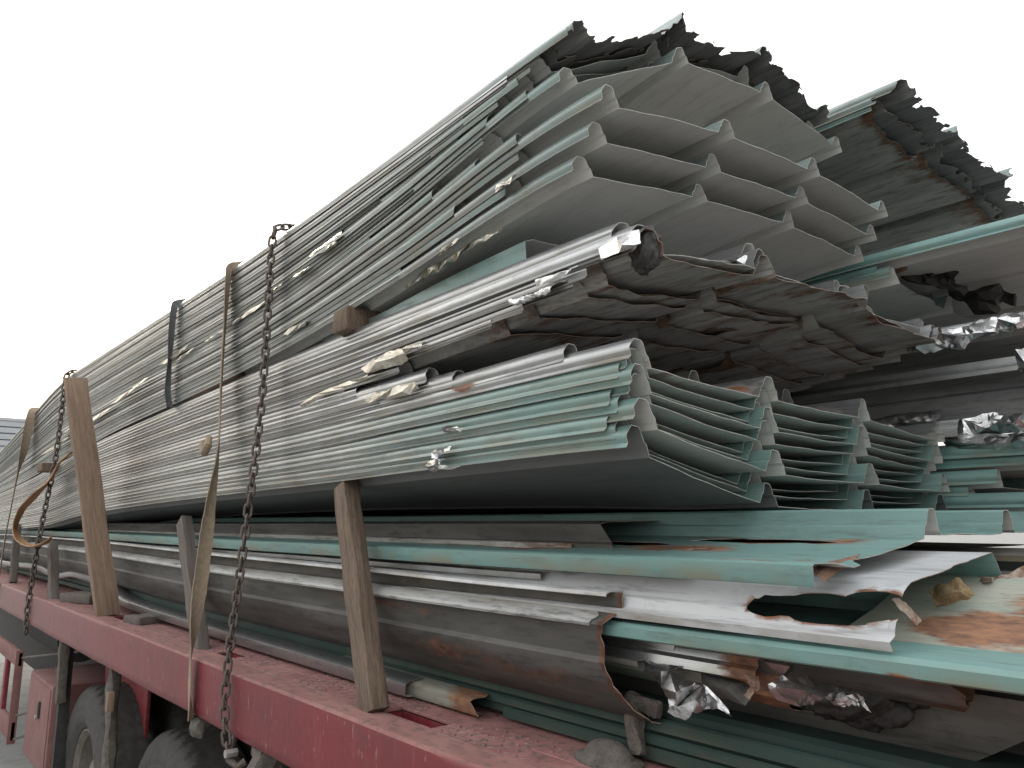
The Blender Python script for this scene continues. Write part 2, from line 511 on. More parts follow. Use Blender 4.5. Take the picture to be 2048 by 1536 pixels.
def sheet(name, label, cat, prof, path, y0, y1, mats, group=None, step=.07, ny=44, power=1.7, jag=.004, jagf=9., wav=.002, arch=None,
          holes=(), rust_end=0.0, rust_len=.25, seed=0, thick=.0013, parent=None, skew=0.0, pre=None, tear=None, droop=None, ripple=.0015, jagback=.0, corrode=None, stains=()):
    """bent sheet metal: profile (dx,dz) run along the truck.  path: list of (y, x, z) for the profile's zero point"""
    rng = np.random.RandomState(seed + 11)
    pr = resample(prof, step)
    nu = len(pr)
    s = np.linspace(0, 1, ny) ** power
    U = np.cumsum(np.r_[0, np.hypot(*np.diff(pr, axis=0).T)])
    Y = np.repeat((y0 + (y1 - y0) * s)[None, :], nu, 0)
    dx = pr[:, 0][:, None]
    dz = pr[:, 1][:, None]
    jit = (fbm(U * jagf, seed * 3.1, seed, 4) - .5) * 2 * jag * 2
    if tear is not None:
        jit = jit + np.array([tear(a) for a in U])
    jit = jit + skew * (pr[:, 0] - pr[0, 0])
    Y = Y + jit[:, None] * np.exp(-(Y - y0) / (.25 + 1.5 * np.abs(jit[:, None])))
    ys = [p[0] for p in path]
    fx, fz = pchip(ys, [p[1] for p in path]), pchip(ys, [p[2] for p in path])
    X = fx(Y) + dx
    Z = fz(Y) + dz
    if arch is not None:
        Z = Z + arch(dx + 0 * Y, Y)
    if wav:
        far = .4 + np.clip((Y - 4.5) / 3, 0, 1) * 1.6
        Z = Z + (fbm(Y * 1.6, dx * 3 + seed * 7.7, seed, 3) - .5) * 2 * wav * far
        X = X + (fbm(Y * 1.1, seed * 5.3 + 0 * dx, seed + 5, 3) - .5) * 2 * wav * 1.2
    near = np.exp(-(Y - y0) / .12)
    if ripple:
        Z = Z + near * (vn(U[:, None] * 28, seed * 9.1 + 0 * Y, seed + 3) - .5) * 2 * ripple
    if droop is not None:
        Z = Z + droop(dx + 0 * Y, Y)
    rust = rust_end * np.exp(-(Y - Y[:, :1]) / rust_len) * (.6 + .8 * fbm(U[:, None] * 4, Y * 3, seed + 9, 3))
    for (uc, yc, ru, ry, am) in stains:
        rust = np.maximum(rust, am * np.exp(-(((U[:, None] - uc) / ru) ** 2 + ((Y - yc) / ry) ** 2)))
    keep = None
    if holes or corrode:
        keep = np.ones((nu - 1, ny - 1), bool)
        fields = []
        Yc = (Y[:-1, :-1] + Y[1:, 1:]) / 2
        Uc = ((U[:-1] + U[1:]) / 2)[:, None] + 0 * Yc
        for (uc, yc, ru, ry) in holes:
            d = np.hypot((Uc - uc) / ru, (Yc - yc) / ry) + (fbm(Uc * 30, Yc * 14, seed + 21, 3) - .5) * .9
            keep &= d > 1
            fields.append((uc, yc, ru, ry))
            dd = np.hypot((U[:, None] - uc) / (ru * 1.75), (Y - yc) / (ry * 1.6))
            rust = np.maximum(rust, np.clip(1.3 - dd, 0, 1) * (.45 + .6 * fbm(U[:, None] * 20, Y * 12, seed + 5, 3)))
    if corrode:
        dep, th = corrode

        def cf(u, y, ye):
            return 1.0 + (th + .9 * (y - ye) / dep) - (fbm(u * 26, y * 22, seed + 61, 3) * .75 + .25 * vn(u * 90, y * 90, seed + 77))
        Ye = ((Y[:-1, :1] + Y[1:, :1]) / 2)
        keep &= cf(Uc, Yc, Ye) > 1
        rust = np.maximum(rust, .42 * np.exp(-(Y - Y[:, :1]) / dep))
    P = np.stack([X, Y, Z], 2)
    if keep is not None:
        D = np.full(Y.shape, 9.0)
        for (uc, yc, ru, ry) in fields:
            D = np.minimum(D, np.hypot((U[:, None] - uc) / ru, (Y - yc) / ry) + (fbm(U[:, None] * 30, Y * 14, seed + 21, 3) - .5) * .9)
        if corrode:
            D = np.minimum(D, cf(U[:, None] + 0 * Y, Y, Y[:, :1]))
        P = snap(P, keep, D - 1.0)
    if pre is not None:
        P = pre(P, U)
    V, F, mi = solid(P, thick, keep)
    o = mesh_obj(name, V, F, mats, mi, origin=P[0, 0], parent=parent, rust=np.tile(rust.ravel(), 2),
                 grime=np.tile((np.exp(-((U[:, None] - .004) / .008) ** 2) + .35 * np.exp(-((U[:, None] - .02) / .008) ** 2) + 0 * Y).ravel(), 2))
    if label:
        tag(o, label, cat, group)
    return o


def box(name, c, s, mat, parent=None, rot=(0, 0, 0), bevel=.004, segs=2, rough=0.0, seed=0, sub=0):
    """bevelled box, c centre (rel. lens), s full size"""
    bm = bmesh.new()
    bmesh.ops.create_cube(bm, size=1)
    for v in bm.verts:
        v.co = Vector((v.co.x * s[0], v.co.y * s[1], v.co.z * s[2]))
    if sub:
        ed = [e for e in bm.edges if abs((e.verts[0].co - e.verts[1].co).length - max(s)) < 1e-6]
        bmesh.ops.subdivide_edges(bm, edges=ed, cuts=sub, use_grid_fill=True)
    if bevel:
        eg = [e for e in bm.edges if len(e.link_faces) == 2 and e.calc_face_angle(0) > .5]
        bmesh.ops.bevel(bm, geom=eg, offset=bevel, segments=segs, affect='EDGES', profile=.6)
    if rough:
        rr = random.Random(seed)
        for v in bm.verts:
            k = (v.co.x * 13.1 + v.co.y * 7.7 + v.co.z * 9.3 + seed)
            v.co += Vector((math.sin(k * 5.1), math.sin(k * 7.3 + 1), math.sin(k * 6.1 + 2))) * rough + Vector((rr.uniform(-1, 1), rr.uniform(-1, 1), rr.uniform(-1, 1))) * rough * .4
    me = bpy.data.meshes.new(name)
    bm.to_mesh(me)
    bm.free()
    me.materials.append(mat)
    me.shade_smooth()
    me.set_sharp_from_angle(angle=math.radians(35))
    o = bpy.data.objects.new(name, me)
    COL.objects.link(o)
    loc = Vector((c[0], c[1], c[2] + EYE))
    if parent is not None:
        o.parent = parent
        loc = loc - world_loc(parent)
    o.location = loc
    o.rotation_euler = rot
    return o


def beam(name, a, b, w, d, mat, parent=None, bevel=.005, rough=.002, seed=0, twist=0.0):
    """timber from a to b; w across (along the truck), d depth"""
    a, b = Vector(a), Vector(b)
    L = (b - a).length
    q = (b - a).to_track_quat('Z', 'Y')
    o = box(name, (a + b) / 2, (d, w, L), mat, parent, (0, 0, 0), bevel, 2, rough, seed, sub=7)
    # keep the wide face along the truck
    z = (b - a).normalized()
    y = Vector((0, 1, 0))
    x = y.cross(z).normalized()
    y = z.cross(x)
    R = Matrix((x, y, z)).transposed()
    o.rotation_euler = (R @ Matrix.Rotation(twist, 3, 'Z')).to_euler()
    return o


def tube_mesh(pts, r, k=8, closed=False):
    pts = [Vector(p) for p in pts]
    n = len(pts)
    V, F = [], []
    up = None
    for i, p in enumerate(pts):
        if closed:
            t = (pts[(i + 1) % n] - pts[i - 1]).normalized()
        else:
            t = (pts[min(i + 1, n - 1)] - pts[max(i - 1, 0)]).normalized()
        if up is None:
            up = t.orthogonal().normalized()
        up = (up - t * up.dot(t)).normalized()
        s = t.cross(up)
        rr = r[i] if isinstance(r, (list, tuple)) else r
        for j in range(k):
            a = 2 * math.pi * j / k
            V.append(p + (up * math.cos(a) + s * math.sin(a)) * rr)
    m = n if closed else n - 1
    for i in range(m):
        for j in range(k):
            F.append((i * k + j, i * k + (j + 1) % k, ((i + 1) % n) * k + (j + 1) % k, ((i + 1) % n) * k + j))
    if not closed:
        F.append(tuple(range(k))[::-1])
        F.append(tuple((n - 1) * k + j for j in range(k)))
    return [tuple(v) for v in V], F


def tube(name, pts, r, mat, parent=None, k=8):
    V, F = tube_mesh(pts, r, k)
    return mesh_obj(name, V, F, mat, origin=pts[0], parent=parent, angle=40)


def catmull(pts, n):
    pts = [np.array(p, float) for p in pts]
    t = np.linspace(0, len(pts) - 1, n)
    cols = []
    d = len(pts[0])
    for c in range(d):
        cols.append(pchip(range(len(pts)), [p[c] for p in pts])(t))
    return np.stack(cols, 1)


def ribbon(name, ctrl, mat, n=60, thick=.003, parent=None, label=None, cat=None, group=None, fray=.0):
    """webbing strap; ctrl: (x, y, z, width, angle) - angle 0 lies across the truck's length, 90 edge on"""
    C = catmull(ctrl, n)
    P = np.zeros((7, n, 3))
    T = np.gradient(C[:, :3], axis=0)
    T /= np.linalg.norm(T, axis=1, keepdims=True)
    for j in range(n):
        a = math.radians(90 - C[j, 4])
        t = Vector(T[j])
        w = Vector((math.sin(a), math.cos(a), 0))
        w = (w - t * w.dot(t)).normalized()
        bul = t.cross(w)
        for i in range(7):
            s = (i / 6 - .5)
            f = fray * (vn(j * .7, i * 3.3, 5) - .5) if i in (0, 6) else 0
            P[i, j] = C[j, :3] + np.array(w) * C[j, 3] * s * (1 + f) + np.array(bul) * C[j, 3] * .10 * (4 * s * s)
    V, F, mi = solid(P, thick)
    o = mesh_obj(name, V, F, [mat], None, origin=C[-1, :3], parent=parent, angle=50)
    if label:
        tag(o, label, cat, group)
    return o


LINKS = {}


def link_mesh(pitch, w, r, mat):
    key = (pitch, w, r)
    if key in LINKS:
        return LINKS[key]
    R = w / 2 - r
    hl = pitch / 2 + r - R
    pts = []
    for k in range(8):
        a = math.pi * k / 7
        pts.append((R * math.cos(a), 0, hl + R * math.sin(a)))
    for k in range(8):
        a = math.pi + math.pi * k / 7
        pts.append((R * math.cos(a), 0, -hl + R * math.sin(a)))
    V, F = tube_mesh(pts, r, 7, True)
    me = bpy.data.meshes.new('link')
    me.from_pydata(V, [], F)
    me.materials.append(mat)
    me.shade_smooth()
    LINKS[key] = me
    return me


def chain(name, pts, pitch, w, r, mat, label, cat='chain', group=None):
    P = catmull(pts, 400)
    L = np.r_[0, np.cumsum(np.linalg.norm(np.diff(P, axis=0), axis=1))]
    n = int(L[-1] / pitch)
    root = empty(name, P[-1])
    tag(root, label, cat, group)
    me = link_mesh(pitch, w, r, mat)
    rng = random.Random(3)
    for k in range(n + 1):
        s = min(k * pitch, L[-1])
        p = Vector([np.interp(s, L, P[:, c]) for c in range(3)])
        q = Vector([np.interp(min(s + .01, L[-1]), L, P[:, c]) for c in range(3)])
        q0 = Vector([np.interp(max(s - .01, 0), L, P[:, c]) for c in range(3)])
        t = (q - q0).normalized()
        o = bpy.data.objects.new('link', me)
        COL.objects.link(o)
        o.parent = root
        z = t
        x = Vector((0, 1, 0))
        x = (x - z * x.dot(z)).normalized()
        y = z.cross(x)
        Rm = Matrix((x, y, z)).transposed() @ Matrix.Rotation((math.pi / 2) * (k % 2) + math.radians(35) + rng.uniform(-.22, .22), 3, 'Z')
        o.rotation_euler = Rm.to_euler()
        o.location = p + Vector((0, 0, EYE)) - Vector(root.location)
    return root


def foil(name, label, pts, width, mat, arc=150, face=0, crumple=.012, seed=1, n=110, m=46, ragged=.35, cat='foil', group=None, flat=0.0, thick=.0006, fq=26, lengthwise=.65):
    """torn crumpled foil: part of a tube round the line pts; face = direction it turns its back to (deg, 0 = towards the viewer's side, 90 = up)"""
    C = catmull(pts, n)
    T = np.gradient(C, axis=0)
    T /= np.linalg.norm(T, axis=1, keepdims=True)
    P = np.zeros((m, n, 3))
    rad = width / math.radians(arc)
    for i in range(m):
        s = i / (m - 1) - .5
        a = math.radians(face) + math.radians(arc) * s
        ox, oz = -math.cos(a), math.sin(a)
        P[i, :, 0] = C[:, 0] + ox * rad * (1 - flat * .5)
        P[i, :, 1] = C[:, 1]
        P[i, :, 2] = C[:, 2] + oz * rad
    ii = np.arange(m)[:, None] / m * width
    L = np.r_[0, np.cumsum(np.linalg.norm(np.diff(C, axis=0), axis=1))][None, :]
    rg = random.Random(seed * 7 + 1)
    wx = L + (vn(L * 9, ii * 9, seed) - .5) * .05
    wy = ii + (vn(L * 9, ii * 9, seed + 5) - .5) * .04
    H = np.zeros((3,) + wx.shape)
    for q in range(34):
        wl = rg.choice((.06, .04, .028, .02, .014, .011, .009)) * 26 / fq
        th = rg.gauss(math.pi / 2, .35) if rg.random() < lengthwise else rg.uniform(-1.3, 1.3)
        ph = (wx * math.cos(th) + wy * math.sin(th)) / wl + rg.random()
        tri = np.abs((ph % 1.0) - .5) * 2 - .5
        gate = np.clip(vn(wx * 14 + q * 3, wy * 14, seed + q) * 2.4 - .7, 0, 1)
        c = rg.choice((0, 0, 2, 2, 1))
        H[c] += tri * gate * wl * 9 * (.35 if c == 1 else 1)
    for c in range(3):
        P[:, :, c] += H[c] * crumple
    P[:, :, 1] += (vn(ii * 30, seed * 3.3 + 0 * L, seed + 8) - .5) * .05 * (np.arange(n)[None, :] < 3)
    e = np.minimum(np.arange(m - 1), np.arange(m - 1)[::-1])[:, None] / (m * .5)
    e2 = np.minimum(np.arange(n - 1), np.arange(n - 1)[::-1])[None, :] / (n * .5) * 2.2
    d = np.minimum(e, e2)
    keep = d + (fbm(L[:, :-1] * 17, ii[:-1] * 20, seed + 50, 3) - .5) * ragged * 2 > ragged * .32
    V, F, mi = solid(P, thick, keep)
    o = mesh_obj(name, V, F, [mat], None, origin=C[0], angle=18)
    tag(o, label, cat, group)
    return o



def flap(name, label, outline, mat, inner=(), crumple=.004, seed=1, cuts=2, cat='foil', group=None, thick=.0007, angle=14, depth=0.0, smooth=False):
    """torn sheet or foil flap: outline points in order, each a photo pixel with its own distance (u, v, x); folded facets between them"""
    from mathutils.geometry import delaunay_2d_cdt
    pts = list(outline) + list(inner)
    rg = random.Random(seed)
    n = len(outline)
    vs, es, fs, ov, oe, of = delaunay_2d_cdt([Vector((p[0], p[1])) for p in pts], [(i, (i + 1) % n) for i in range(n)], [], 1, .01)
    co = []
    for v in vs:
        best = min(pts, key=lambda p: (p[0] - v.x) ** 2 + (p[1] - v.y) ** 2)
        co.append(Vector(at(v.x, v.y, x=best[2] + rg.uniform(-1, 1) * depth)))
    bm = bmesh.new()
    bv = [bm.verts.new(q) for q in co]
    for q in fs:
        try:
            bm.faces.new([bv[k] for k in q])
        except ValueError:
            pass
    if cuts:
        bmesh.ops.subdivide_edges(bm, edges=bm.edges[:], cuts=cuts, use_grid_fill=True)
        bmesh.ops.triangulate(bm, faces=bm.faces[:])
    bm.normal_update()
    for v in bm.verts:
        p = v.co
        k = 0.0
        for q, (fx, fy, fz) in enumerate(((31, 17, 23), (57, 43, 61), (97, 113, 83))):
            k += (float(vn(p.x * fx + p.z * fz + seed, p.y * fy - p.z * fz, seed + q)) - .5) / (1 + q)
        v.co = p + v.normal * k * crumple * 2
        if v.is_boundary:
            v.co += Vector((0, rg.uniform(-1, 1), rg.uniform(-1, 1))) * crumple * .35
    bm.normal_update()
    src = bm.verts[:]
    back = {v: bm.verts.new(v.co - v.normal * thick) for v in src}
    rim = [e for e in bm.edges if e.is_boundary]
    front = bm.faces[:]
    for fce in front:
        bm.faces.new([back[v] for v in reversed(fce.verts)])
    for e in rim:
        p, q = e.verts
        lp = e.link_loops[0]
        if lp.vert is not p:
            p, q = q, p
        bm.faces.new([q, p, back[p], back[q]])
    o0 = Vector(at(outline[0][0], outline[0][1], x=outline[0][2]))
    for v in bm.verts:
        v.co -= o0
    me = bpy.data.meshes.new(name)
    bm.to_mesh(me)
    bm.free()
    me.materials.append(mat)
    me.shade_smooth()
    me.set_sharp_from_angle(angle=math.radians(angle))
    o = bpy.data.objects.new(name, me)
    COL.objects.link(o)
    o.location = (o0.x, o0.y, o0.z + EYE)
    return tag(o, label, cat, group)

# ================================================================== SETTING
G = -EYE                                     # yard level
DECK = -0.458                                # top of the truck's deck
RAILX = 0.97                                 # outer face of the truck's side rail

g = mesh_obj('ground', [(-1500, -1500, G), (1500, -1500, G), (1500, 1500, G), (-1500, 1500, G)], [(0, 1, 2, 3)], M['yard'], angle=0)
tag(g, kind='structure')

# grey clad building far beyond the truck's front
bc = at(20, 1050, y=62)
bld = empty('clad_building', (bc[0] - 9, 62, G))
tag(bld, 'grey building with horizontal cladding bands far behind the front of the load', 'building')
HB = 7.1 + EYE
box('wall', (bc[0] - 10.4, 70.6, G + HB / 2), (24, 16, HB), M['louvre_dark'], bld, bevel=0)
nb = 19
for k in range(nb):
    zz = G + .6 + k * (HB - .6) / nb
    for x0, x1 in ((-20.9, -15.5), (-14.2, -9.5), (-8.2, -3.4), (-2.1, 1.55)):
        xa, xb = bc[0] - 9 + 9 + x0, bc[0] + x1
        box('cladding_band', ((xa + xb) / 2, 62.52, zz + .2), (xb - xa, .16, .36), M['louvre'], bld, bevel=.02, segs=1)
box('parapet', (bc[0] - 10.4, 70.6, G + HB + .06), (24.4, 16.4, .22), M['louvre'], bld, bevel=.03)

# ================================================================== TRUCK
truck = empty('flatbed_truck', (2.2, 4, G))
tag(truck, 'red flatbed truck with dusty deck edge carrying the scrap sheets', 'truck')
Y0, Y1 = -1.6, 14.0


def rail_grid():
    """C-shaped side rail: top flange lip, outer face, bottom flange, slightly wavy face"""
    prof = [(.085, -.006), (.086, 0), (.006, .001), (.001, -.004), (0, -.012), (0, -.05), (0, -.10), (0, -.150), (.001, -.172), (.006, -.179), (.07, -.180), (.07, -.172)]
    ys = np.linspace(Y0, Y1, 150)
    P = np.zeros((len(prof), len(ys), 3))
    for i, (dx, dz) in enumerate(prof):
        P[i, :, 0] = RAILX + dx + (fbm(ys * 1.3, i * .15, 3, 3) - .5) * .006 * (1 if i > 3 else .6)
        P[i, :, 1] = ys
        P[i, :, 2] = DECK + dz + (fbm(ys * 2.1, i * .1, 8, 3) - .5) * .006
    return P


m_rail, nt, pb = new_mat('red_rail_paint')
gg = N(nt)
v_ = gg.coord((1, .6, 1), False)
nA = gg.noise(v_, 5, 6, .65)
nB = gg.noise(gg.coord((1, 1.6, .25), False), 18, 5, .7)
nC = gg.noise(gg.coord((1, 1, .35), False), 70, 4, .7)
c_ = gg.mix(gg.ramp(nA, .35, .65), (0.165, 0.011, 0.019), (0.115, 0.012, 0.018))
sx_ = gg.n('ShaderNodeSeparateXYZ')
ge_ = gg.n('ShaderNodeNewGeometry')
tc_ = gg.n('ShaderNodeTexCoord')
gg.link(tc_.outputs['Object'], sx_.inputs[0])
dust_y = gg.ramp(sx_.outputs['Y'], 2.2, 7.0, .05, .80)            # dust thrown up towards the front axles
c_ = gg.mix(gg.math('MULTIPLY', gg.ramp(nB, .3, .7, .45, 1.0), dust_y), c_, (0.20, 0.132, 0.128))
c_ = gg.mix(gg.math('MULTIPLY', gg.ramp(nB, .55, .74), .38), c_, (0.25, 0.095, 0.088))
c_ = gg.mix(gg.math('MULTIPLY', gg.ramp(gg.noise(gg.coord((1, .5, 1.3), False), 11, 7, .75), .58, .66), .7), c_, (0.075, 0.03, 0.027))
c_ = gg.mix(gg.math('MULTIPLY', gg.ramp(nC, .62, .70), .75), c_, (0.34, 0.22, 0.15))
sn_ = gg.n('ShaderNodeSeparateXYZ')
gg.link(ge_.outputs['Normal'], sn_.inputs[0])
up_ = gg.ramp(sn_.outputs['Z'], .45, .8)
dcol = gg.mix(gg.ramp(nA, .3, .7), (0.30, 0.16, 0.14), (0.21, 0.085, 0.078))
dcol = gg.mix(gg.math('MULTIPLY', gg.ramp(gg.noise(gg.coord((1, .6, 1), False), 34, 6, .7), .48, .66), .75), dcol, (0.085, 0.06, 0.054))
c_ = gg.mix(up_, c_, dcol)
gg.link(c_, pb.inputs['Base Color'])
gg.link(gg.math('ADD', gg.math('MULTIPLY', up_, .35), gg.ramp(nB, .3, .7, .42, .6)), pb.inputs['Roughness'])
bp_ = gg.n('ShaderNodeBump')
bp_.inputs['Strength'].default_value = .25
bp_.inputs['Distance'].default_value = .004
gg.link(gg.math('ADD', nA, gg.math('MULTIPLY', nC, .2)), bp_.inputs['Height'])
gg.link(bp_.outputs[0], pb.inputs['Normal'])

Pr = rail_grid()
V, F, mi = solid(Pr, .005)
rail = mesh_obj('side_rail', V, F, [m_rail], None, origin=(RAILX, 0, DECK), parent=truck, angle=40)
# weld line between rail flange and deck plates
tube('weld_seam', [(RAILX + .0875 + .002 * math.sin(k * 2.1), Y0 + k * .09, DECK - .001 + .0012 * math.sin(k * 1.7)) for k in range(150)], .0042, M['tread'], rail, 5)

# deck of separate checker plates, with the stake pockets left open
pockets = [1.66, 2.88, 4.35, 5.62]                   # along y
px0, px1 = RAILX + .105, RAILX + .165


def deck_piece(x0, x1, y0, y1, name='deck_plate'):
    return box(name, ((x0 + x1) / 2, (y0 + y1) / 2, DECK - .004), (x1 - x0, y1 - y0, .008), M['red_deck'], truck, bevel=.0015, segs=1)


edges = [Y0, 1.56, 1.78, 2.80, 2.95, 4.25, 4.46, 5.55, 5.70, Y1]
xin = RAILX + .094
for i in range(len(edges) - 1):
    a, b = edges[i], edges[i + 1]
    if i % 2 == 0:
        deck_piece(xin, px1, a + .0015, b - .0015)
    else:
        deck_piece(xin, px0, a + .0015, b - .0015, 'pocket_lip')
        pk = box('stake_pocket', ((px0 + px1) / 2 + .001, (a + b) / 2, DECK - .10), (px1 - px0 + .004, b - a + .004, .006), M['red'], truck, bevel=0)
        for dxx in (px0 - .001, px1 + .001):
            box('pocket_wall', (dxx, (a + b) / 2, DECK - .055), (.003, b - a, .09), M['red'], pk, bevel=0)
        for dyy in (a - .001, b + .001):
            box('pocket_wall', ((px0 + px1) / 2, dyy, DECK - .055), (px1 - px0, .003, .09), M['red'], pk, bevel=0)
for k in range(9):
    deck_piece(px1 + .002, 3.45, Y0 + k * 1.7333 + .0015, Y0 + (k + 1) * 1.7333 - .0015)

# raised lozenges of the checker plate (too many to pick apart)
bm = bmesh.new()
rr = random.Random(4)
Vt, Ft = [], []


def lozenge(cx, cy, ang, L, W, h):
    ca, sa = math.cos(ang), math.sin(ang)
    b0 = len(Vt)
    for (u, w, z) in ((-L, 0, 0), (0, -W, 0), (L, 0, 0), (0, W, 0), (-L * .55, 0, h), (0, -W * .5, h), (L * .55, 0, h), (0, W * .5, h)):
        Vt.append((cx + u * ca - w * sa, cy + u * sa + w * ca, DECK + .0002 + z))
    for q in ((0, 1, 5, 4), (1, 2, 6, 5), (2, 3, 7, 6), (3, 0, 4, 7), (4, 5, 6, 7)):
        Ft.append(tuple(b0 + t for t in q))


for j in range(260):
    for i in range(16):
        cx, cy = RAILX + .11 + i * .026, .2 + j * .026
        if cx < px1 + .006 and any(edges[q] - .01 < cy < edges[q + 1] + .01 for q in (1, 3, 5, 7)):
            continue
        if rr.random() < .12 or float(fbm(cx * 9, cy * 5, 77, 3)) < .44:
            continue
        lozenge(cx, cy, math.radians(45 if (i + j) % 2 else -45) + rr.uniform(-.08, .08), .0105, .0042, .0017)
tr = mesh_obj('checker_tread', Vt, Ft, M['tread'], origin=(RAILX, 1, DECK), parent=truck, angle=25)
tr['kind'] = 'stuff'
bm.free()

# chassis and cross members under the deck
for k in range(18):
    box('cross_member', (2.2, Y0 + .5 + k * .78, DECK - .085), (2.3, .06, .14), M['black'], truck, bevel=.004, segs=1)
for xx in (1.75, 2.7):
    box('chassis_beam', (xx, 5.4, DECK - .32), (.12, 14, .33), M['black'], truck, bevel=.01)
box('inner_web', (1.62, 5.4, DECK - .30), (.02, 14, .42), M['black'], truck, bevel=0)
box('chassis_skirt', (1.66, 10.2, DECK - .72), (.03, 9.4, .62), M['black'], truck, bevel=.01)
for yy in (3.66, 4.96):
    tube('axle', [(1.2, yy, G + .525), (3.2, yy, G + .525)], .07, M['black'], truck, 14)
    box('spring_pack', (1.78, yy, G + .66), (.09, 1.1, .10), M['black'], truck, bevel=.01)
box('brake_tank', (2.0, 4.3, DECK - .62), (.5, .5, .4), M['black'], truck, bevel=.06)

# wheels
TY_R, TY_W = 0.525, 0.29


def wheel(yc, xo, zc, name='wheel'):
    w = empty(name, (xo, yc, zc))
    w.parent = truck
    w.location = Vector(w.location) - world_loc(truck)
    # tyre: profile from inner bead over the tread to outer bead (x inwards)
    R = TY_R
    prof = [(.255, .30), (.275, .34), (.29, .40), (.287, .455), (.272, .492), (.252, .512), (.235, .5205), (.215, .523), (.185, .5245), (.18, .5245), (.15, .525), (.145, .525), (.115, .525),
            (.11, .5245), (.08, .523), (.06, .5205), (.043, .513), (.028, .500), (.017, .482), (.016, .474), (.008, .46), (.0075, .452), (.002, .43), (.0, .41), (.004, .40), (.004, .39), (.001, .385),
            (.003, .36), (.012, .335), (.016, .33), (.022, .315), (.034, .302), (.05, .298)]
    na = 240
    Vv, Ff = [], []
    for i, (dx, r0) in enumerate(prof):
        for k in range(na):
            a = 2 * math.pi * k / na
            r1 = r0
            if r0 > .50:
                lat = (dx - .147) / .14
                ph = (k * 5 / na * 8 + abs(lat) * 1.1 + (.5 if lat > 0 else 0)) % 1.0
                if ph < .26 and abs(lat) > .22:
                    r1 = r0 - .011
                if .178 < dx < .19 or .108 < dx < .117 or .143 < dx < .152:
                    r1 = r0 - .010
            Vv.append((xo + dx, yc + r1 * math.sin(a), zc + r1 * math.cos(a)))
    for i in range(len(prof) - 1):
        for k in range(na):
            Ff.append((i * na + k, i * na + (k + 1) % na, (i + 1) * na + (k + 1) % na, (i + 1) * na + k))
    mesh_obj('tyre', Vv, Ff, M['rubber'], origin=(xo, yc, zc), parent=w, angle=28)
    rp = [(.05, .298), (.036, .296), (.034, .288), (.045, .278), (.06, .262), (.11, .25), (.15, .235), (.158, .215), (.15, .19), (.13, .165), (.125, .15), (.09, .142), (.07, .10), (.06, .085), (.058, 0.001)]
    na = 96
    Vv, Ff = [], []
    for i, (dx, r0) in enumerate(rp):
        for k in range(na):
            a = 2 * math.pi * k / na
            Vv.append((xo + dx, yc + r0 * math.sin(a), zc + r0 * math.cos(a)))
    for i in range(len(rp) - 1):
        for k in range(na):
            if 8 <= i <= 8 and k % 12 in (0, 1, 2, 3, 4):
                continue                      # hand holes
            Ff.append((i * na + k, i * na + (k + 1) % na, (i + 1) * na + (k + 1) % na, (i + 1) * na + k))
    mesh_obj('rim', Vv, Ff, M['rim'], origin=(xo, yc, zc), parent=w, angle=30)
    for k in range(10):
        a = 2 * math.pi * k / 10
        p = (xo + .115, yc + .117 * math.sin(a), zc + .117 * math.cos(a))
        tube('wheel_nut', [p, (p[0] - .035, p[1], p[2])], .014, M['rim'], w, 6)
    return w


TZ = G + TY_R
wheel(3.66, 1.13, TZ)
wheel(4.96, 1.10, TZ)
for yy in (3.66, 4.96):
    wheel(yy, 1.455, TZ)
    wheel(yy, 2.98, TZ)

# muddy hanger bars and lamp bracket between the wheels
hb = at(212, 1370, x=1.02)
beam('mud_hanger', (1.03, 4.12, DECK - .20), (1.045, 4.10, DECK - .95), .06, .05, M['mud'], truck, bevel=.012, rough=.006, seed=5)
box('side_marker', (1.0, 4.03, DECK - .335), (.03, .035, .085), M['wood_pale'], truck, bevel=.004)
beam('mud_flap', (1.07, 5.34, DECK - .18), (1.075, 5.32, DECK - 1.15), .05, .06, M['black'], truck, bevel=.004, rough=.002, seed=3)
beam('flap_bar', (1.03, 5.27, DECK - .10), (1.045, 5.27, DECK - .55), .05, .05, M['mud'], truck, bevel=.01, rough=.004, seed=8)
box('red_web', (1.32, 5.0, DECK - .45), (.02, .9, .5), M['red'], truck, bevel=.004)

# red tool box
tb = box('tool_box', (1.24, 5.80, DECK - .745), (.42, .72, .52), M['red_dusty'], truck, bevel=.012)
box('box_door', (1.028, 5.80, DECK - .745), (.008, .66, .47), M['red_dusty'], tb, bevel=.003)
box('latch', (1.018, 5.72, DECK - .66), (.014, .035, .095), M['black'], tb, bevel=.004)
tube('latch_knob', [(1.012, 5.72, DECK - .70), (1.0, 5.72, DECK - .70)], .016, M['steel_bright'], tb, 12)
tube('wire_scrap', [(1.09, 5.62, DECK - .48), (1.10, 5.68, DECK - .455), (1.12, 5.7, DECK - .45), (1.10, 5.76, DECK - .44), (1.13, 5.8, DECK - .47)], .008, M['mud'], tb, 6)

# red side guard: two rails and posts
sg = box('side_guard', (.99, 8.2, DECK - .44), (.035, 3.7, .10), M['red_dusty'], truck, bevel=.008)
box('guard_rail', (.99, 8.2, DECK - .90), (.035, 3.7, .13), M['red_dusty'], sg, bevel=.008)
for yy in (6.40, 6.86, 8.2, 9.6):
    box('guard_post', (.991, yy, DECK - .67), (.031, .075, .40), M['red'], sg, bevel=.006)
box('guard_end', (.985, 6.36, DECK - .68), (.05, .02, .60), M['red_dusty'], sg, bevel=.005)
for k, (a, b) in enumerate((((1.0, 6.35, DECK - .43), (1.25, 5.9, DECK - .36)), ((1.0, 6.35, DECK - .80), (1.3, 5.9, DECK - .66)), ((1.0, 6.35, DECK - .95), (1.3, 6.0, DECK - .80)))):
    tube('guard_stay', [a, b], .008, M['rim'], sg, 6)
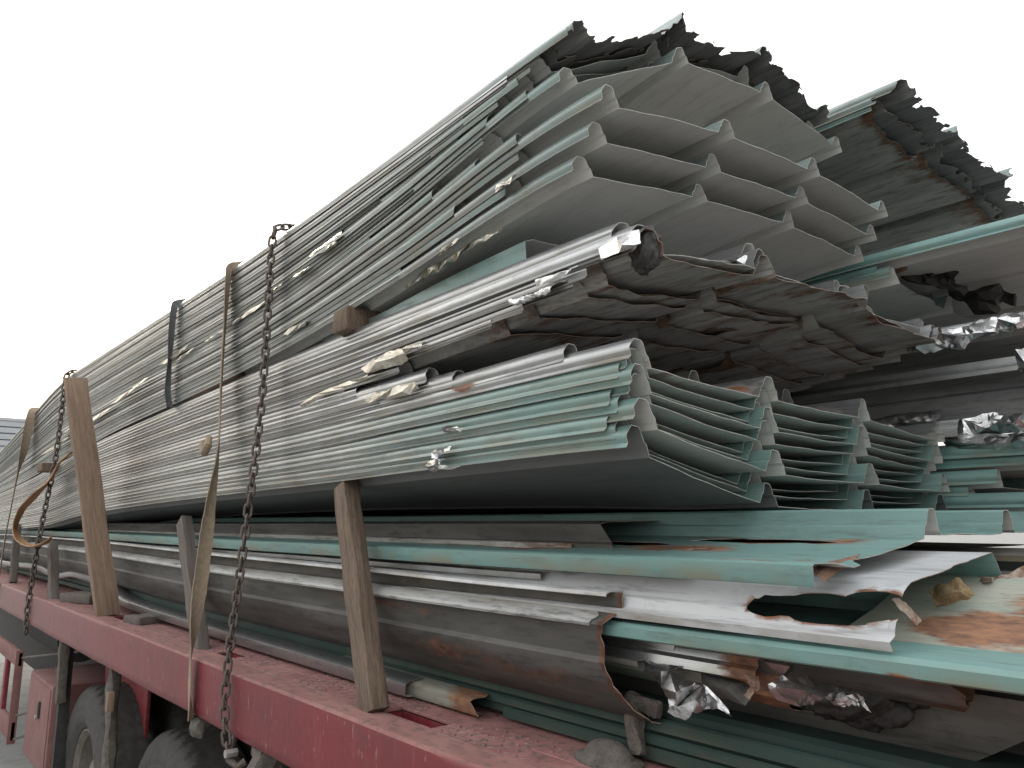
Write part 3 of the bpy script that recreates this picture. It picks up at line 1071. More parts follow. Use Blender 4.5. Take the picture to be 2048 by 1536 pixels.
# air tank and dark gear far under the bed
tube('air_tank', [(1.35, 6.3, DECK - .33), (1.35, 7.6, DECK - .33)], .16, M['black'], truck, 20)

# hooks under the rail that hold chain and strap
hk = tube('chain_hook', [(.99, 2.49, DECK - .17), (.965, 2.47, DECK - .205), (.95, 2.44, DECK - .235), (.965, 2.41, DECK - .25), (.985, 2.40, DECK - .235)], .011, M['chain'], truck, 8)
tube('hook_bolt', [(.935, 2.435, DECK - .215), (.97, 2.435, DECK - .215)], .013, M['steel_bright'], hk, 6)
box('mud_lump', (1.0, 2.31, DECK - .225), (.07, .085, .085), M['mud'], truck, bevel=.028, rough=.012, seed=4)
box('strap_hook', (.985, 2.80, DECK - .215), (.05, .06, .05), M['mud'], truck, bevel=.02, rough=.008, seed=6)

# dusty iron latch standing on the deck edge
lt = empty('deck_latch', (1.20, 1.12, DECK))
tag(lt, 'dusty iron latch with rounded foot standing on the checker plate near the end', 'latch')
lp_ = [(.0001, .040), (.014, .0395), (.026, .036), (.036, .029), (.043, .020), (.047, .011), (.060, .009), (.064, .006), (.065, -.002)]
Vl, Fl = [], []
for i, (r_, z_) in enumerate(lp_):
    for k in range(40):
        an = 2 * math.pi * k / 40
        kk_ = 1 + .06 * (float(vn(math.cos(an) * 2 + 7, math.sin(an) * 2 + i * .3, 4)) - .5)
        Vl.append((1.195 + r_ * .8 * kk_ * math.cos(an), 1.12 + r_ * 1.25 * kk_ * math.sin(an), DECK + z_))
for i in range(len(lp_) - 1):
    for k in range(40):
        Fl.append((i * 40 + k, (i + 1) * 40 + k, (i + 1) * 40 + (k + 1) % 40, i * 40 + (k + 1) % 40))
mesh_obj('latch_foot', Vl, Fl, M['mud'], origin=(1.195, 1.12, DECK), parent=lt, angle=35)
beam('latch_stem', (1.225, 1.07, DECK + .02), (1.235, 1.085, DECK + .12), .03, .03, M['mud'], lt, bevel=.008, rough=.004, seed=2)
beam('latch_tongue', (1.235, 1.10, DECK + .118), (1.235, 1.02, DECK + .105), .03, .022, M['mud'], lt, bevel=.008, rough=.003, seed=9)

# ================================================================== LOAD: the two bundles on the near side
NX = 1.10
ORD = ['topmost', 'second', 'third', 'fourth', 'fifth', 'sixth', 'seventh', 'eighth', 'ninth', 'tenth', 'eleventh', 'twelfth', 'thirteenth', 'fourteenth',
       'fifteenth', 'sixteenth', 'seventeenth', 'eighteenth', 'nineteenth', 'twentieth', 'twenty-first', 'twenty-second', 'twenty-third',
       'twenty-fourth', 'twenty-fifth', 'twenty-sixth', 'twenty-seventh', 'twenty-eighth']
PROF4 = roof_profile(4)
PROFU = roof_profile(4, h=.040)
RND = random.Random(21)
RIB = .05


def rib_interp(a):
    """a: heights at ribs 1..n -> function of dx"""
    xs = np.arange(len(a)) * .42
    return lambda dx: np.interp(dx, xs, a)


# ---- lower stack (27 sheets): fanned lower bundle, short torn ones, bundle under the timber block
ZB = pchip([.3, .9, 1.6, 2.4, 5, 6.5, 9.5, 12], [.19, .185, .178, .164, .118, .04, -.01, -.04])
ZT = pchip([2.4, 5.46, 6.5, 9.5, 12], [.578, .50, .43, .31, .26])
n_low = 27
front_low = {}
for i in range(11):
    front_low[i] = .184 + .0163 * i
for i in range(11, 18):
    front_low[i] = .372 + .0125 * (i - 11)
for i in range(18, 27):
    front_low[i] = .497 + .0118 * (i - 18)
ends_low = {0: .945, 1: .975, 2: .99, 3: .925, 4: .965, 5: .98, 6: .94, 7: .93, 8: .96, 9: .945, 10: .93,
            11: 1.115, 12: 1.50, 13: 1.86, 14: 1.62, 15: 1.98, 16: 2.05, 17: 1.75,
            18: 1.33, 19: 1.22, 20: 1.10, 21: 1.05, 22: 1.10, 23: .90, 24: .93, 25: 1.0, 26: .965}


def low_path(i):
    f = i / (n_low - 1)
    pts = []
    yf = .9
    pts.append((.2, NX, front_low[i] - RIB))
    pts.append((.95, NX, front_low[i] - RIB))
    w = [.62, .25] if i < 11 else [.55, .2]
    z24 = float(ZB(2.4)) + (float(ZT(2.4)) - float(ZB(2.4))) * f
    pts.append((1.6, NX, z24 + (front_low[i] - z24) * w[0] - RIB))
    pts.append((2.1, NX, z24 + (front_low[i] - z24) * w[1] * .6 - RIB))
    for y in (2.6, 4, 5.4, 6.5, 8, 9.5, 11.6):
        pts.append((y, NX, float(ZB(y)) + (float(ZT(y)) - float(ZB(y))) * f - RIB))
    jx = RND.uniform(-.002, .002)
    return [(y, x + jx + (.004 * math.sin(i * 2.3)) * (y < 2), z) for y, x, z in pts]


def arch_low(i):
    if i < 11:
        q = 1 - i / 10
        a = rib_interp([0, -.026 - .068 * q + .004 * math.sin(i * 2.1), -.031 - .066 * q + .004 * math.sin(i * 1.3), -.055 - .043 * q + .004 * math.sin(i * 1.7)])
        pan = .0
    elif i < 18:
        a = rib_interp([0, .0, .0, -.02])
    else:
        a = rib_interp([0, .052, .056, .01])

    def f(dx, Y):
        k = .35 + .65 * np.exp(-np.clip(Y - 1.2, 0, 9) / 1.2)
        sag = -.003 * np.sin(np.clip(dx, 0, 2) / .42 * math.pi) ** 2 * np.exp(-(Y - .9) / .5)
        return a(dx) * k + sag
    return f


names_low = {}
for i in range(n_low):
    t = n_low - 1 - i
    if i < 11:
        kk = 10 - i
        mats = [M['silver'] if kk == 0 else M['green'], M['under'] if i else M['under_shaded'], M['edge']]
        lab = ('weathered grey roof sheet with rust flecked crest, topmost of the fanned lower bundle' if kk == 0 else
               'lowest pale green roof sheet of the fanned lower bundle, its broad underside showing' if i == 0 else
               'pale green ribbed roof sheet, %s from the top of the fanned lower bundle' % ORD[kk])
        grp = 'roof sheets of the fanned lower bundle'
        re_, rl = (.36, .35) if kk == 0 else (.16, .10)
        jag, tear, sk = .004, None, -.025 + RND.uniform(-.008, .008)
        hol = ()
        if i == 3:
            hol = [(.0, 1.47, .028, .035)]
    elif i < 18:
        kk = 17 - i
        mats = [M['silver'], M['under_dirty'], M['edge']]
        lab = ['grey roof sheet, %s of the short sheets between the two lower bundles' % ORD[kk], '', ''][0]
        if i == 11:
            lab = 'grey roof sheet with clean rounded rib end, lying just above the fanned bundle'
        if i == 12:
            lab = 'shorter grey roof sheet with rounded rib end, second above the fanned bundle'
        grp = 'short grey sheets between the lower bundles'
        re_, rl, jag, tear, sk, hol = .2, .2, .006, None, 0, ()
    else:
        kk = 26 - i
        torn = i < 24
        mats = [M['silver'], M['under_dirty'] if i < 26 else M['under'], M['edge_rust'] if torn else M['edge']]
        lab = 'grey roof sheet with torn end, %s from top of the bundle under the timber' % ORD[kk]
        if i == 26:
            lab = 'grey roof sheet, topmost of the bundle that carries the timber block'
        grp = 'rust torn sheets of the middle bundle'
        re_, rl, jag, sk = .24, .26, .018, -.03
        ts = i * 1.7
        tear = (lambda a, ts=ts: .10 * (float(fbm(a * 2.2, ts, 5, 3)) - .5))
        hol = ()
        if i == 18:
            hol = [(1.06, 1.40, .045, .09), (.55, 1.5, .03, .1)]
        if i == 20:
            hol = [(.80, 1.22, .03, .05)]
    y0 = ends_low[i]
    a = arch_low(i)
    fine = i >= 18
    sheet('roof_sheet', lab, 'roof sheet', PROF4, low_path(i), y0, 10.6 + RND.uniform(-.5, .9), mats, grp, step=.03 if fine else (.045 if i < 11 else .09), ny=60 if fine or hol else 46, jag=jag,
          wav=.0010, arch=a, rust_end=re_, rust_len=rl, seed=100 + i, tear=tear, skew=sk, holes=hol, stains=((.03, 1.45, .02, .07, .75), (.045, 1.28, .015, .03, .6), (.50, 1.0, .05, .12, .6), (.98, 1.0, .05, .12, .6)) if i == 10 else ((.02, 1.7 + .31 * i, .02, .12, .42), (.3 + .37 * (i % 4), ends_low[i] + .2, .12, .10, .35 if i > 17 else 0), (.75 - .1 * (i % 3), ends_low[i] + .12, .10, .08, .35 if i > 17 else 0)), ripple=.0013 if i < 11 else .004)

# ---- upper bundle (27 sheets)
UB = pchip([1.0, 1.8, 2.4, 3.0, 5.5, 6.5, 9.5, 12], [.774, .70, .645, .612, .535, .46, .34, .28])
UT = pchip([1.0, 2, 2.93, 4.5, 6.14, 7.9, 9.55, 12], [1.097, 1.08, 1.05, 1.06, 1.07, .91, .74, .62])
n_up = 27
zf_up = pchip([0, 3, 6, 9, 12, 20, 26], [.774, .832, .90, .952, 1.003, 1.05, 1.097])
ends_up = {0: 1.075, 1: 1.75, 2: 1.30, 3: 1.03, 4: 1.50, 5: 1.27, 6: .99, 7: 1.27, 8: 1.42, 9: 1.62, 10: 1.95, 11: 1.38, 12: 1.118, 13: 1.22,
           14: 1.7, 15: 1.36, 16: 2.1, 17: 1.5, 18: 1.9, 19: 1.33, 20: 1.62, 21: 1.25, 22: 1.45, 23: 1.2, 24: 1.3, 25: 1.16, 26: 1.07}
r2 = pchip([0, 6, 12, 26], [.064, .077, .238, .235])
r3 = pchip([0, 6, 12, 26], [.107, .112, .305, .325])
r4 = pchip([0, 6, 12, 26], [.103, .103, .27, .305])


def up_path(i):
    f = i / (n_up - 1)
    zf = float(zf_up(i))
    pts = [(.6, NX, zf - RIB), (1.07, NX, zf - RIB)]
    z29 = float(UB(2.9)) + (float(UT(2.9)) - float(UB(2.9))) * f
    for y, w in ((1.8, .52), (2.4, .18)):
        zz = float(UB(y)) + (float(UT(y)) - float(UB(y))) * f
        pts.append((y, NX, z29 + (zf - z29) * w - RIB if i > 0 else zz - RIB))
    for y in (3.0, 4.5, 6.14, 7.9, 9.55, 11.6):
        pts.append((y, NX, float(UB(y)) + (float(UT(y)) - float(UB(y))) * f - RIB))
    jx = RND.uniform(-.003, .003)
    return [(y, x + jx, z) for y, x, z in pts]


for i in range(n_up):
    kk = n_up - 1 - i
    a = rib_interp([0, float(r2(i)), float(r3(i)), float(r4(i))])

    def arch(dx, Y, a=a, i=i):
        k = .30 + .70 * np.exp(-np.clip(Y - 1.3, 0, 9) / 1.1)
        crown = .004 * (np.sin((np.clip(dx, 0, 2) / .42) * math.pi) ** 2) * np.exp(-np.clip(Y - 1.0, 0, 9) / .7)
        return a(dx) * k + crown
    long_ = ends_up[i] < 1.15
    dirty = i in (25, 26)
    if i in (0, 3, 6, 12):
        lab = {0: 'lowest pale green sheet of the upper bundle, clean underside arching to the right',
               3: 'pale green roof sheet with second lowest jutting rib end of the upper bundle',
               6: 'roof sheet with third lowest jutting rib end of the upper bundle, green shard on it',
               12: 'roof sheet with wide clean underside right below the sooty top sheets of the upper bundle'}[i]
    elif dirty:
        lab = {26: 'topmost sooty roof sheet of the near pile with ragged end against the sky',
               25: 'sooty roof sheet with holes and ragged end, second from the top of the near pile'}[i]
    else:
        lab = 'weathered short roof sheet, %s from the top of the upper near bundle' % ORD[kk]
    mats = [M['green_worn'] if i != 24 else M['silver'], M['under_dirty'] if dirty else M['under'], M['edge_rust'] if dirty else M['edge']]
    hol = ()
    tear = None
    if dirty:
        mats[1] = M['sooty']
        ts = i * 2.7
        tear = (lambda a, ts=ts: .09 * (float(fbm(a * 3.5, ts, 5, 4)) - .42) if a > .15 else 0)
    sheet('roof_sheet', lab, 'roof sheet', PROFU, up_path(i), ends_up[i], 10.8 + RND.uniform(-.6, .9), mats, 'roof sheets of the upper near bundle',
          step=.012 if dirty else (.04 if long_ else .09), ny=80 if dirty else 46, power=3.0 if dirty else 1.7, jag=.02 if dirty else (.003 if long_ else .02), wav=.0012, arch=arch, corrode=(.12, .45) if dirty else None,
          rust_end=.35 if dirty else .12, seed=200 + i, tear=tear, holes=hol, skew=.05 if dirty else 0, ripple=.002)

# ================================================================== LOAD: the far bundle
FX = 2.45
PROF3 = roof_profile(4)


def far_sheet(z, y0, lab, mats, arch=(0, -.02, -.063, -.13), x=FX, jag=.004, tear=None, holes=(), rust=.2, seed=0, zback=None, step=.06, y1=10.3, ny=36, skew=0, prof=None, rl=.25, corrode=None, power=1.7):
    a = rib_interp(list(arch))
    zb = z - .05 if zback is None else zback
    path = [(-.5, x, z - RIB), (1.0, x, z - RIB), (2.5, x, (z + zb) / 2 - RIB), (5, x, zb - RIB), (11, x, zb - .2 - RIB)]
    return sheet('roof_sheet', lab, 'roof sheet', prof or PROF3, path, y0, y1, mats, 'roof sheets of the far pile', step=step, ny=ny, jag=jag, arch=lambda dx, Y: a(dx),
                 rust_end=rust, rust_len=rl, seed=300 + seed, tear=tear, holes=holes, skew=skew, wav=.003, corrode=corrode, power=power)


def ftear(s, amp=.10, f=3.2):
    return lambda a: amp * (float(fbm(a * f, s, 7, 4)) - .42)


dm = [M['green_worn'], M['sooty'], M['edge_rust']]
far_sheet(1.43, .90, 'topmost torn dark roof sheet of the far pile, ragged against the sky', dm, jag=.02, tear=ftear(1.3), rust=.3, seed=1, step=.012, ny=80, corrode=(.12, .43), power=3)
far_sheet(1.412, .99, 'second torn dark roof sheet from the top of the far pile', dm, jag=.02, tear=ftear(4.1, .08), rust=.3, seed=2, step=.014, ny=70, corrode=(.10, .44), power=3)
far_sheet(1.392, 1.03, 'streaked dark underside sheet of the far pile with a small tear', [M['green'], M['under_dirty'], M['edge_rust']], jag=.015, tear=ftear(7.7, .10), holes=[(.21, 1.35, .02, .06)], rust=.25, seed=3, step=.016, ny=70, corrode=(.06, .5), power=2.4)
far_sheet(1.30, 1.75, 'sheet in the dark gap of the far pile, upper', [M['green'], M['sooty'], M['edge_rust']], rust=.3, seed=4)
far_sheet(1.16, 1.62, 'sheet in the dark gap of the far pile, middle', [M['green'], M['sooty'], M['edge_rust']], rust=.3, seed=5)
far_sheet(1.03, 1.48, 'sheet in the dark gap of the far pile, lower', [M['green'], M['under_dirty'], M['edge_rust']], rust=.3, seed=6)
far_sheet(.869, .18, 'long clean teal edged sheet jutting out of the far pile at right', [M['green_clean'], M['under'], M['edge']], arch=(0, .0, -.01, -.02), rust=0, seed=7, step=.05)
far_sheet(.835, 1.05, 'teal sheet with cut rib end just under the long jutting sheet', [M['green_clean'], M['under'], M['edge']], rust=.15, seed=8)
far_sheet(.815, 1.0, 'sheet with rusted burnt corner below the long jutting sheet', [M['green'], M['under'], M['edge_rust']], rust=.4, tear=ftear(3.3, .10), jag=.015, seed=9, step=.03, ny=50)
far_sheet(.70, 1.3, 'grey sheet with shaded underside above the silver foil at right', [M['green'], M['under'], M['edge']], rust=.1, seed=10)
far_sheet(.60, 1.02, 'sheet with rusty cut rib end next to the silver foil', [M['green_clean'], M['under_dirty'], M['edge_rust']], rust=.5, seed=11, x=2.34, arch=(0, -.01, -.03, -.05))
far_sheet(.585, .55, 'sheet under the long silver foil in the far pile', [M['silver'], M['under_dirty'], M['edge_rust']], rust=.5, seed=12, arch=(0, 0, 0, 0))
far_sheet(.30, 1.2, 'hidden sheet below the dark flashing in the far pile', [M['green'], M['under'], M['edge']], rust=.2, seed=13, arch=(0, 0, 0, 0))
for k, (z, y0, lab) in enumerate(((.232, .30, 'long teal ribbed sheet running out of view below the foil at right'),
                                  (.205, .45, 'teal ribbed sheet directly under the long teal one at right'),
                                  (.155, .78, 'teal sheet with cut end in the low far stack, third down'),
                                  (.125, .86, 'narrower teal sheet end, fourth down in the low far stack'),
                                  (.09, .66, 'teal sheet with square cut end at the foot of the far stack'),
                                  (.05, 1.0, 'teal sheet lying lowest in the far stack'))):
    far_sheet(z, y0, lab, [M['green_clean'], M['under'], M['edge']], rust=.1, seed=20 + k, x=2.46 + .01 * (k % 2), arch=(0, -.005, -.01, -.015), zback=z - .04)

# grey strip and dark flashing in the far pile
P = [(-.03, 0), (-.03, .012), (0, .03), (.0, .045), (.03, .05), (.30, .055), (.62, .05)]
sheet('grey_flashing', 'light grey channel strip crossing the dark gap of the far pile', 'flashing', P, [(0, 2.43, .425), (10, 2.43, .36)], .665, 9.5, [M['silver'], M['sooty'], M['edge']], step=.05, ny=24, rust_end=.3, seed=41)
P = [(.02, -.16), (.0, -.15), (.0, -.10), (.014, -.092), (.014, -.04), (.03, -.03), (.03, 0), (.5, .004)]
sheet('dark_flashing', 'dark blue grey flashing with ribbed face in the gap of the far pile', 'flashing', P, [(0, 2.44, .42), (10, 2.44, .36)], .45, 9.5, [M['sooty'], M['sooty'], M['edge']], step=.05, ny=24, seed=42)

far_sheet(.905, .75, 'added grey sheet over the long clean jutting sheet, blocking its teal bounce', [M['sooty'], M['under'], M['edge']], x=2.60, arch=(0, 0, -.01, -.02), seed=33, rust=.1)  # added sheet, keeps teal bounce off the undersides of the far pile

# ================================================================== LOAD: scrap flashings and sheets heaped on the deck below the bundles
def strip(name, label, cat, prof, path, y0, y1, mats, **kw):
    kw.setdefault('step', .03)
    kw.setdefault('ny', 40)
    kw.setdefault('wav', .0025)
    return sheet(name, label, cat, prof, path, y0, y1, mats, **kw)


GD, GC, SV, WH, SG, UN, UD, ED, ER = (M[k] for k in ('green_dark', 'green_clean', 'silver', 'white', 'stone_grey', 'under', 'under_dirty', 'edge', 'edge_rust'))

# long dark green flashing standing on the deck
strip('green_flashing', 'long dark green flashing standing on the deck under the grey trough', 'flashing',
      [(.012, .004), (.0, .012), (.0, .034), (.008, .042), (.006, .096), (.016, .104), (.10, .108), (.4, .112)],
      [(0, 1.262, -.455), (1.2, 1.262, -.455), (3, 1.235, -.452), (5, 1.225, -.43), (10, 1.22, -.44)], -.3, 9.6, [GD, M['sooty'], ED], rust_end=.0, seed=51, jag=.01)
# pale channel lying along the deck, kicked up by the block
strip('white_channel', 'bent pale grey channel lying along the red deck below the green flashing', 'flashing',
      [(.03, .0), (.0, .002), (-.004, .010), (-.004, .034), (.004, .040), (.05, .046), (.09, .03)],
      [(1.2, 1.185, -.452), (2.5, 1.175, -.448), (3.6, 1.165, -.44), (4.5, 1.15, -.425), (5.2, 1.145, -.345), (5.8, 1.15, -.335), (6.4, 1.15, -.37), (7.2, 1.15, -.345), (8.6, 1.15, -.37), (10, 1.15, -.38)],
      1.83, 9.3, [SV, UN, ED], ny=80, power=1.2, seed=52, step=.02)
strip('green_channel_end', 'short splintered green channel piece poking out past the leaning post', 'flashing',
      [(.03, .0), (.0, .002), (-.004, .010), (-.004, .032), (.004, .038), (.05, .044), (.10, .03)],
      [(1.2, 1.20, -.452), (3, 1.205, -.45)], 1.56, 2.3, [M['rusty'], UN, ER], rust_end=.7, rust_len=.1, jag=.02, jagf=30, seed=53, step=.012)
# big grey trough (weathered box gutter), its end cut slanting
trough_prof = [(.034, .060), (.032, .030), (.026, .022), (.001, .006), (-.001, .001), (.005, -.010), (.012, -.062), (.004, -.072), (.012, -.10), (.03, -.128), (.06, -.16), (.10, -.185), (.16, -.20), (.24, -.205)]
tp = [(0, 1.128, -.19), (1.1, 1.128, -.19), (2.2, 1.125, -.186), (3.2, 1.12, -.182), (5, 1.12, -.165), (6.5, 1.12, -.16), (10, 1.12, -.15)]
trough = strip('grey_trough', 'large stained grey trough with fold along its rim and rusty slanted open end', 'gutter', trough_prof, tp, 1.075, 9.7, [M['sooty'], SG, ER],
      rust_end=.62, rust_len=.022, jag=.014, jagf=22, seed=54, stains=((.1, 1.9, .03, .5, .35), (.2, 1.5, .05, .6, .4)), step=.014, ny=70, power=2.0, tear=lambda a: -.06 * max(0, (a - .16)) / .2 + (.0 if a > .1 else -.035 * (1 - a / .1)), wav=.004, thick=.002)
strip('rim_fold', None, None, [(.027, .0245), (.0255, .0235), (-.0005, .0075), (-.0035, .0015), (-.001, -.004)], tp, 1.10, 9.6, [UD, M['rim_pale'], ED], parent=trough, seed=54, step=.008, ny=120, power=1.3, wav=.004, jag=.02, jagf=40)
# thin sheet above the trough with bright white edge
strip('white_edged_sheet', 'long thin sheet with bright white near edge lying above the grey trough', 'sheet',
      [(-.004, -.006), (0, 0), (.012, .003), (.10, -.004), (.30, -.002), (.5, .0)], [(0, 1.13, -.128), (1.1, 1.135, -.13), (2, 1.128, -.122), (3.2, 1.12, -.112), (6, 1.11, -.085), (10, 1.10, -.08)],
      1.06, 9.5, [WH, M['sooty'], M['white']], rust_end=.3, rust_len=.15, seed=55, wav=.004, thick=.003)
# grey fascia in the shade between teal strip and fanned bundle
strip('grey_fascia', 'stained grey fascia strip in the shade above the long teal edge', 'flashing',
      [(0, -.07), (.0, -.045), (.01, -.04), (.01, 0), (.03, .006), (.3, .01)], [(0, 1.30, .0), (10, 1.28, .02)], 1.17, 9, [SG, M['sooty'], ER], rust_end=.2, seed=56, tear=lambda a: .06 * a / .07 if a < .08 else .06)
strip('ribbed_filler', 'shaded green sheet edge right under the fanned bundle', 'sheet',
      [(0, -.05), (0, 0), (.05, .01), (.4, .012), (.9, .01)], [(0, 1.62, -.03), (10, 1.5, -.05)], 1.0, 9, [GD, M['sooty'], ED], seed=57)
# green ribbed sheet with rusty torn pan (three ribs showing)
rs_prof = [(.003, -.033), (0, -.028), (-.001, 0), (.006, .003), (.022, .003), (.04, -.004), (.345, .036), (.352, .058), (.359, .062), (.366, .088), (.372, .092), (.395, .092), (.402, .084), (.412, .05), (.42, .044),
           (.74, .043), (.747, .062), (.754, .066), (.761, .09), (.767, .094), (.79, .094), (.797, .086), (.808, .05), (.815, .046), (1.14, .045), (1.147, .064), (1.161, .092), (1.19, .096), (1.2, .05), (1.5, .05)]
strip('ribbed_sheet', 'clean teal ribbed sheet with rusty torn pan under the fanned bundle', 'roof sheet', rs_prof,
      [(0, 1.15, -.061), (.65, 1.15, -.061), (2, 1.15, -.06), (3.2, 1.145, -.057), (6, 1.14, -.045), (10, 1.13, -.04)], .635, 9.2, [GC, UN, ED], step=.02, ny=80, power=2.2, seed=58, wav=.002, jag=.004,
      tear=lambda a: (.0 if a < .05 else (-.05 * max(0, 1 - abs(a - .085) / .05)) - (.03 if a > .3 else .03 * (a - .05) / .25)), rust_end=.3, rust_len=.06,
      holes=[(.33, .92, .026, .16), (.085, .80, .020, .13), (.21, .98, .010, .035), (.20, 1.5, .05, .22), (.26, 1.22, .03, .12)], stains=((.22, 1.06, .10, .26, .62), (.35, .72, .06, .10, .55), (.12, .70, .05, .05, .6), (.36, 1.0, .03, .35, .55), (.2, 1.7, .12, .4, .6)))
# off white sheet lying upside down, big rusty hole
wp = [(.002, -.053), (-.003, -.040), (.016, -.033), (.021, -.015), (.031, -.011), (.050, .022), (.080, .038), (.25, .057), (.36, .070), (.40, .075), (.42, .04), (.44, .015), (.47, .01)]
strip('off_white_sheet', 'off white sheet lying face down with large rust rimmed hole near its end', 'roof sheet', wp,
      [(0, 1.15, -.124), (1, 1.152, -.123), (3, 1.17, -.118), (10, 1.17, -.11)], .525, 4.5, [WH, GC, ER], step=.011, ny=120, power=2.4, seed=59, wav=.0015, jag=.006,
      holes=[(.066, .640, .027, .105), (.082, .560, .032, .06), (.062, .73, .022, .05)], rust_end=.3, rust_len=.02, tear=lambda a: (.0 if a < .09 else -.02 * (a - .09)))
# long teal edge strip running out of the picture at lower right
strip('teal_edge_strip', 'long clean teal edge strip running out of view at lower right', 'flashing',
      [(.006, -.031), (.0, -.028), (-.002, -.010), (.006, -.003), (.03, .0), (.2, .006), (.42, .012)], [(-.5, 1.15, -.176), (.4, 1.15, -.18), (1.0, 1.155, -.182), (3, 1.165, -.18), (8, 1.165, -.17)], -.4, 6, [GC, UD, ED], seed=60, wav=.001,
      rust_end=0, stains=((.005, .52, .012, .05, .6),), step=.012, ny=70)
# rust streaked cream panel at right
strip('stained_sheet', 'rust streaked cream and green panel lying behind the long teal strip at right', 'sheet',
      [(0, -.02), (.05, .0), (.14, .02), (.22, .045), (.30, .07), (.34, .075)], [(-.5, 1.25, -.165), (3, 1.25, -.165)], -.3, .66, [M['rusty'], UD, ER], seed=61, rust_end=.2, rust_len=.5, stains=((.09, .46, .06, .10, .75), (.20, .30, .05, .16, .6)), step=.02, ny=50, jagback=.02)
# small pieces between
b_ = at(1340, 1185, x=1.23)
strip('green_scrap', 'narrow faded green offcut tucked under the teal edge, open end to the right', 'offcut',
      [(.0, -.03), (0, -.004), (.006, 0), (.05, .003), (.056, -.02)], [(b_[1], 1.23, b_[2] + .018), (b_[1] + .5, 1.28, b_[2] + .022)], b_[1], b_[1] + .45, [GC, UN, ED], seed=62, step=.012)
b_ = at(1085, 1150, x=1.30)
strip('grey_scrap', 'stained grey offcut in the dark under the teal edge', 'offcut',
      [(.0, -.05), (0, -.004), (.006, 0), (.09, .003)], [(b_[1], 1.30, b_[2] + .02), (b_[1] + .8, 1.32, b_[2] + .03)], b_[1], b_[1] + 1.2, [SG, UD, ER], seed=63, step=.02, rust_end=.3)
b_ = at(1910, 1120, x=1.52)
strip('white_box_strip', 'pale square edged strip end behind the off white sheet', 'flashing',
      [(.0, -.06), (0, -.002), (.004, .0), (.10, .004), (.104, -.05)], [(b_[1], 1.60, b_[2]), (b_[1] + 3, 1.62, b_[2])], b_[1], b_[1] + 3, [WH, GD, ED], seed=64, step=.02)
b_ = at(2000, 1200, x=1.50)
strip('teal_strip_back', 'teal strip in the heap behind the yellowed wool at right', 'flashing',
      [(.0, -.05), (0, -.004), (.006, 0), (.12, .003)], [(-.5, 1.50, b_[2] + .01), (3, 1.50, b_[2] + .02)], -.3, 3, [GC, UN, ED], seed=65, step=.02)
for k, (u, v, x, w, lab) in enumerate(((1990, 1110, 1.85, .30, 'shaded grey sheet edge at far right below the ribbed sheet'), (1990, 1160, 1.72, .3, 'rust edged dark sheet at far right above the yellowed wool'))):
    b_ = at(u, v, x=x)
    strip('dark_scrap_sheet', lab, 'sheet', [(0, -.012), (0, 0), (.1, .012), (.3, .006)], [(-.5, x, b_[2]), (3, x, b_[2])], .3 - .08 * k, 3, [SG, UD, ER], seed=66 + k, rust_end=.4, step=.02, jag=.02)

# silver tubes and ribs inside the open trough end
for k, (u, v, x, y1, mat, prof, lab) in enumerate((
        (1350, 1290, 1.22, 2.0, SV, [(0, -.03), (.0, -.012), (.01, -.008), (.012, .006), (.03, .012), (.06, .01)], 'upper silver ribbed strip inside the open trough end'),
        (1510, 1340, 1.21, 2.0, SV, [(.004, -.034), (-.004, -.03), (-.001, -.014), (.008, -.008), (.012, .006), (.03, .012), (.05, .008)], 'pale silver strip with rusty crest sticking out of the trough'),
        (1280, 1315, 1.22, 1.9, WH, [(.0, -.03), (-.004, -.02), (.004, .0), (.02, .004)], 'lower white strip just inside the trough end'))):
    e = at(u, v, x=x)
    strip('silver_strip', lab, 'offcut', prof, [(e[1], x, e[2] + .012), (e[1] + 1.2, x + .01, e[2] + .02)], e[1], y1, [mat, UN, ER], seed=70 + k, step=.01, rust_end=(.2, .8, .1)[k], rust_len=.18, jag=.006, wav=.001, ny=30)
e = at(1570, 1385, x=1.24)
strip('rusty_gutter_piece', 'rust brown curved gutter piece below the silver strips', 'offcut', [(.0, .05), (-.012, .02), (-.004, -.012), (.03, -.035), (.08, -.045), (.12, -.03)],
      [(e[1], 1.25, e[2]), (e[1] + 1, 1.25, e[2] + .01)], e[1], e[1] + .75, [SG, M['rusty'], ER], seed=75, step=.01, rust_end=.8, rust_len=.12, jag=.012, jagf=25)

# dark curved panels at lower right
strip('curved_sheet', 'dark brown grey curved panel with slanting edge at lower right corner', 'sheet',
      [(.0, .0), (.012, -.05), (.03, -.10), (.055, -.15), (.06, -.205)], [(-.3, 1.30, -.245), (3, 1.30, -.245)], .34, 2.2, [UD, SG, ED], seed=76, step=.014, ny=40, tear=lambda a: .30 * (a / .21), jag=.006, wav=.003)
strip('curved_sheet', 'dark panel leaning furthest right at the bottom corner behind the slanting edge', 'sheet',
      [(.0, .02), (.012, -.05), (.03, -.10), (.055, -.15), (.06, -.205)], [(-.5, 1.38, -.24), (3, 1.38, -.24)], -.2, 2.0, [UD, SG, ED], seed=77, step=.014, ny=30, jag=.01)
e = at(1930, 1400, x=1.24)
strip('burnt_sleeve', 'sooty half round sleeve hanging under the long teal strip at right', 'offcut',
      [(-.005, .05), (.0, .02), (.015, -.005), (.04, -.02), (.07, -.01), (.085, .02)], [(e[1], 1.22, e[2]), (e[1] + 1, 1.22, e[2] - .0)], e[1] + .02, e[1] + .55, [M['rusty'], SG, ER], seed=78, step=.008, rust_end=.4, jag=.012, jagf=22, tear=lambda a: -.02 * math.sin(a / .19 * math.pi))

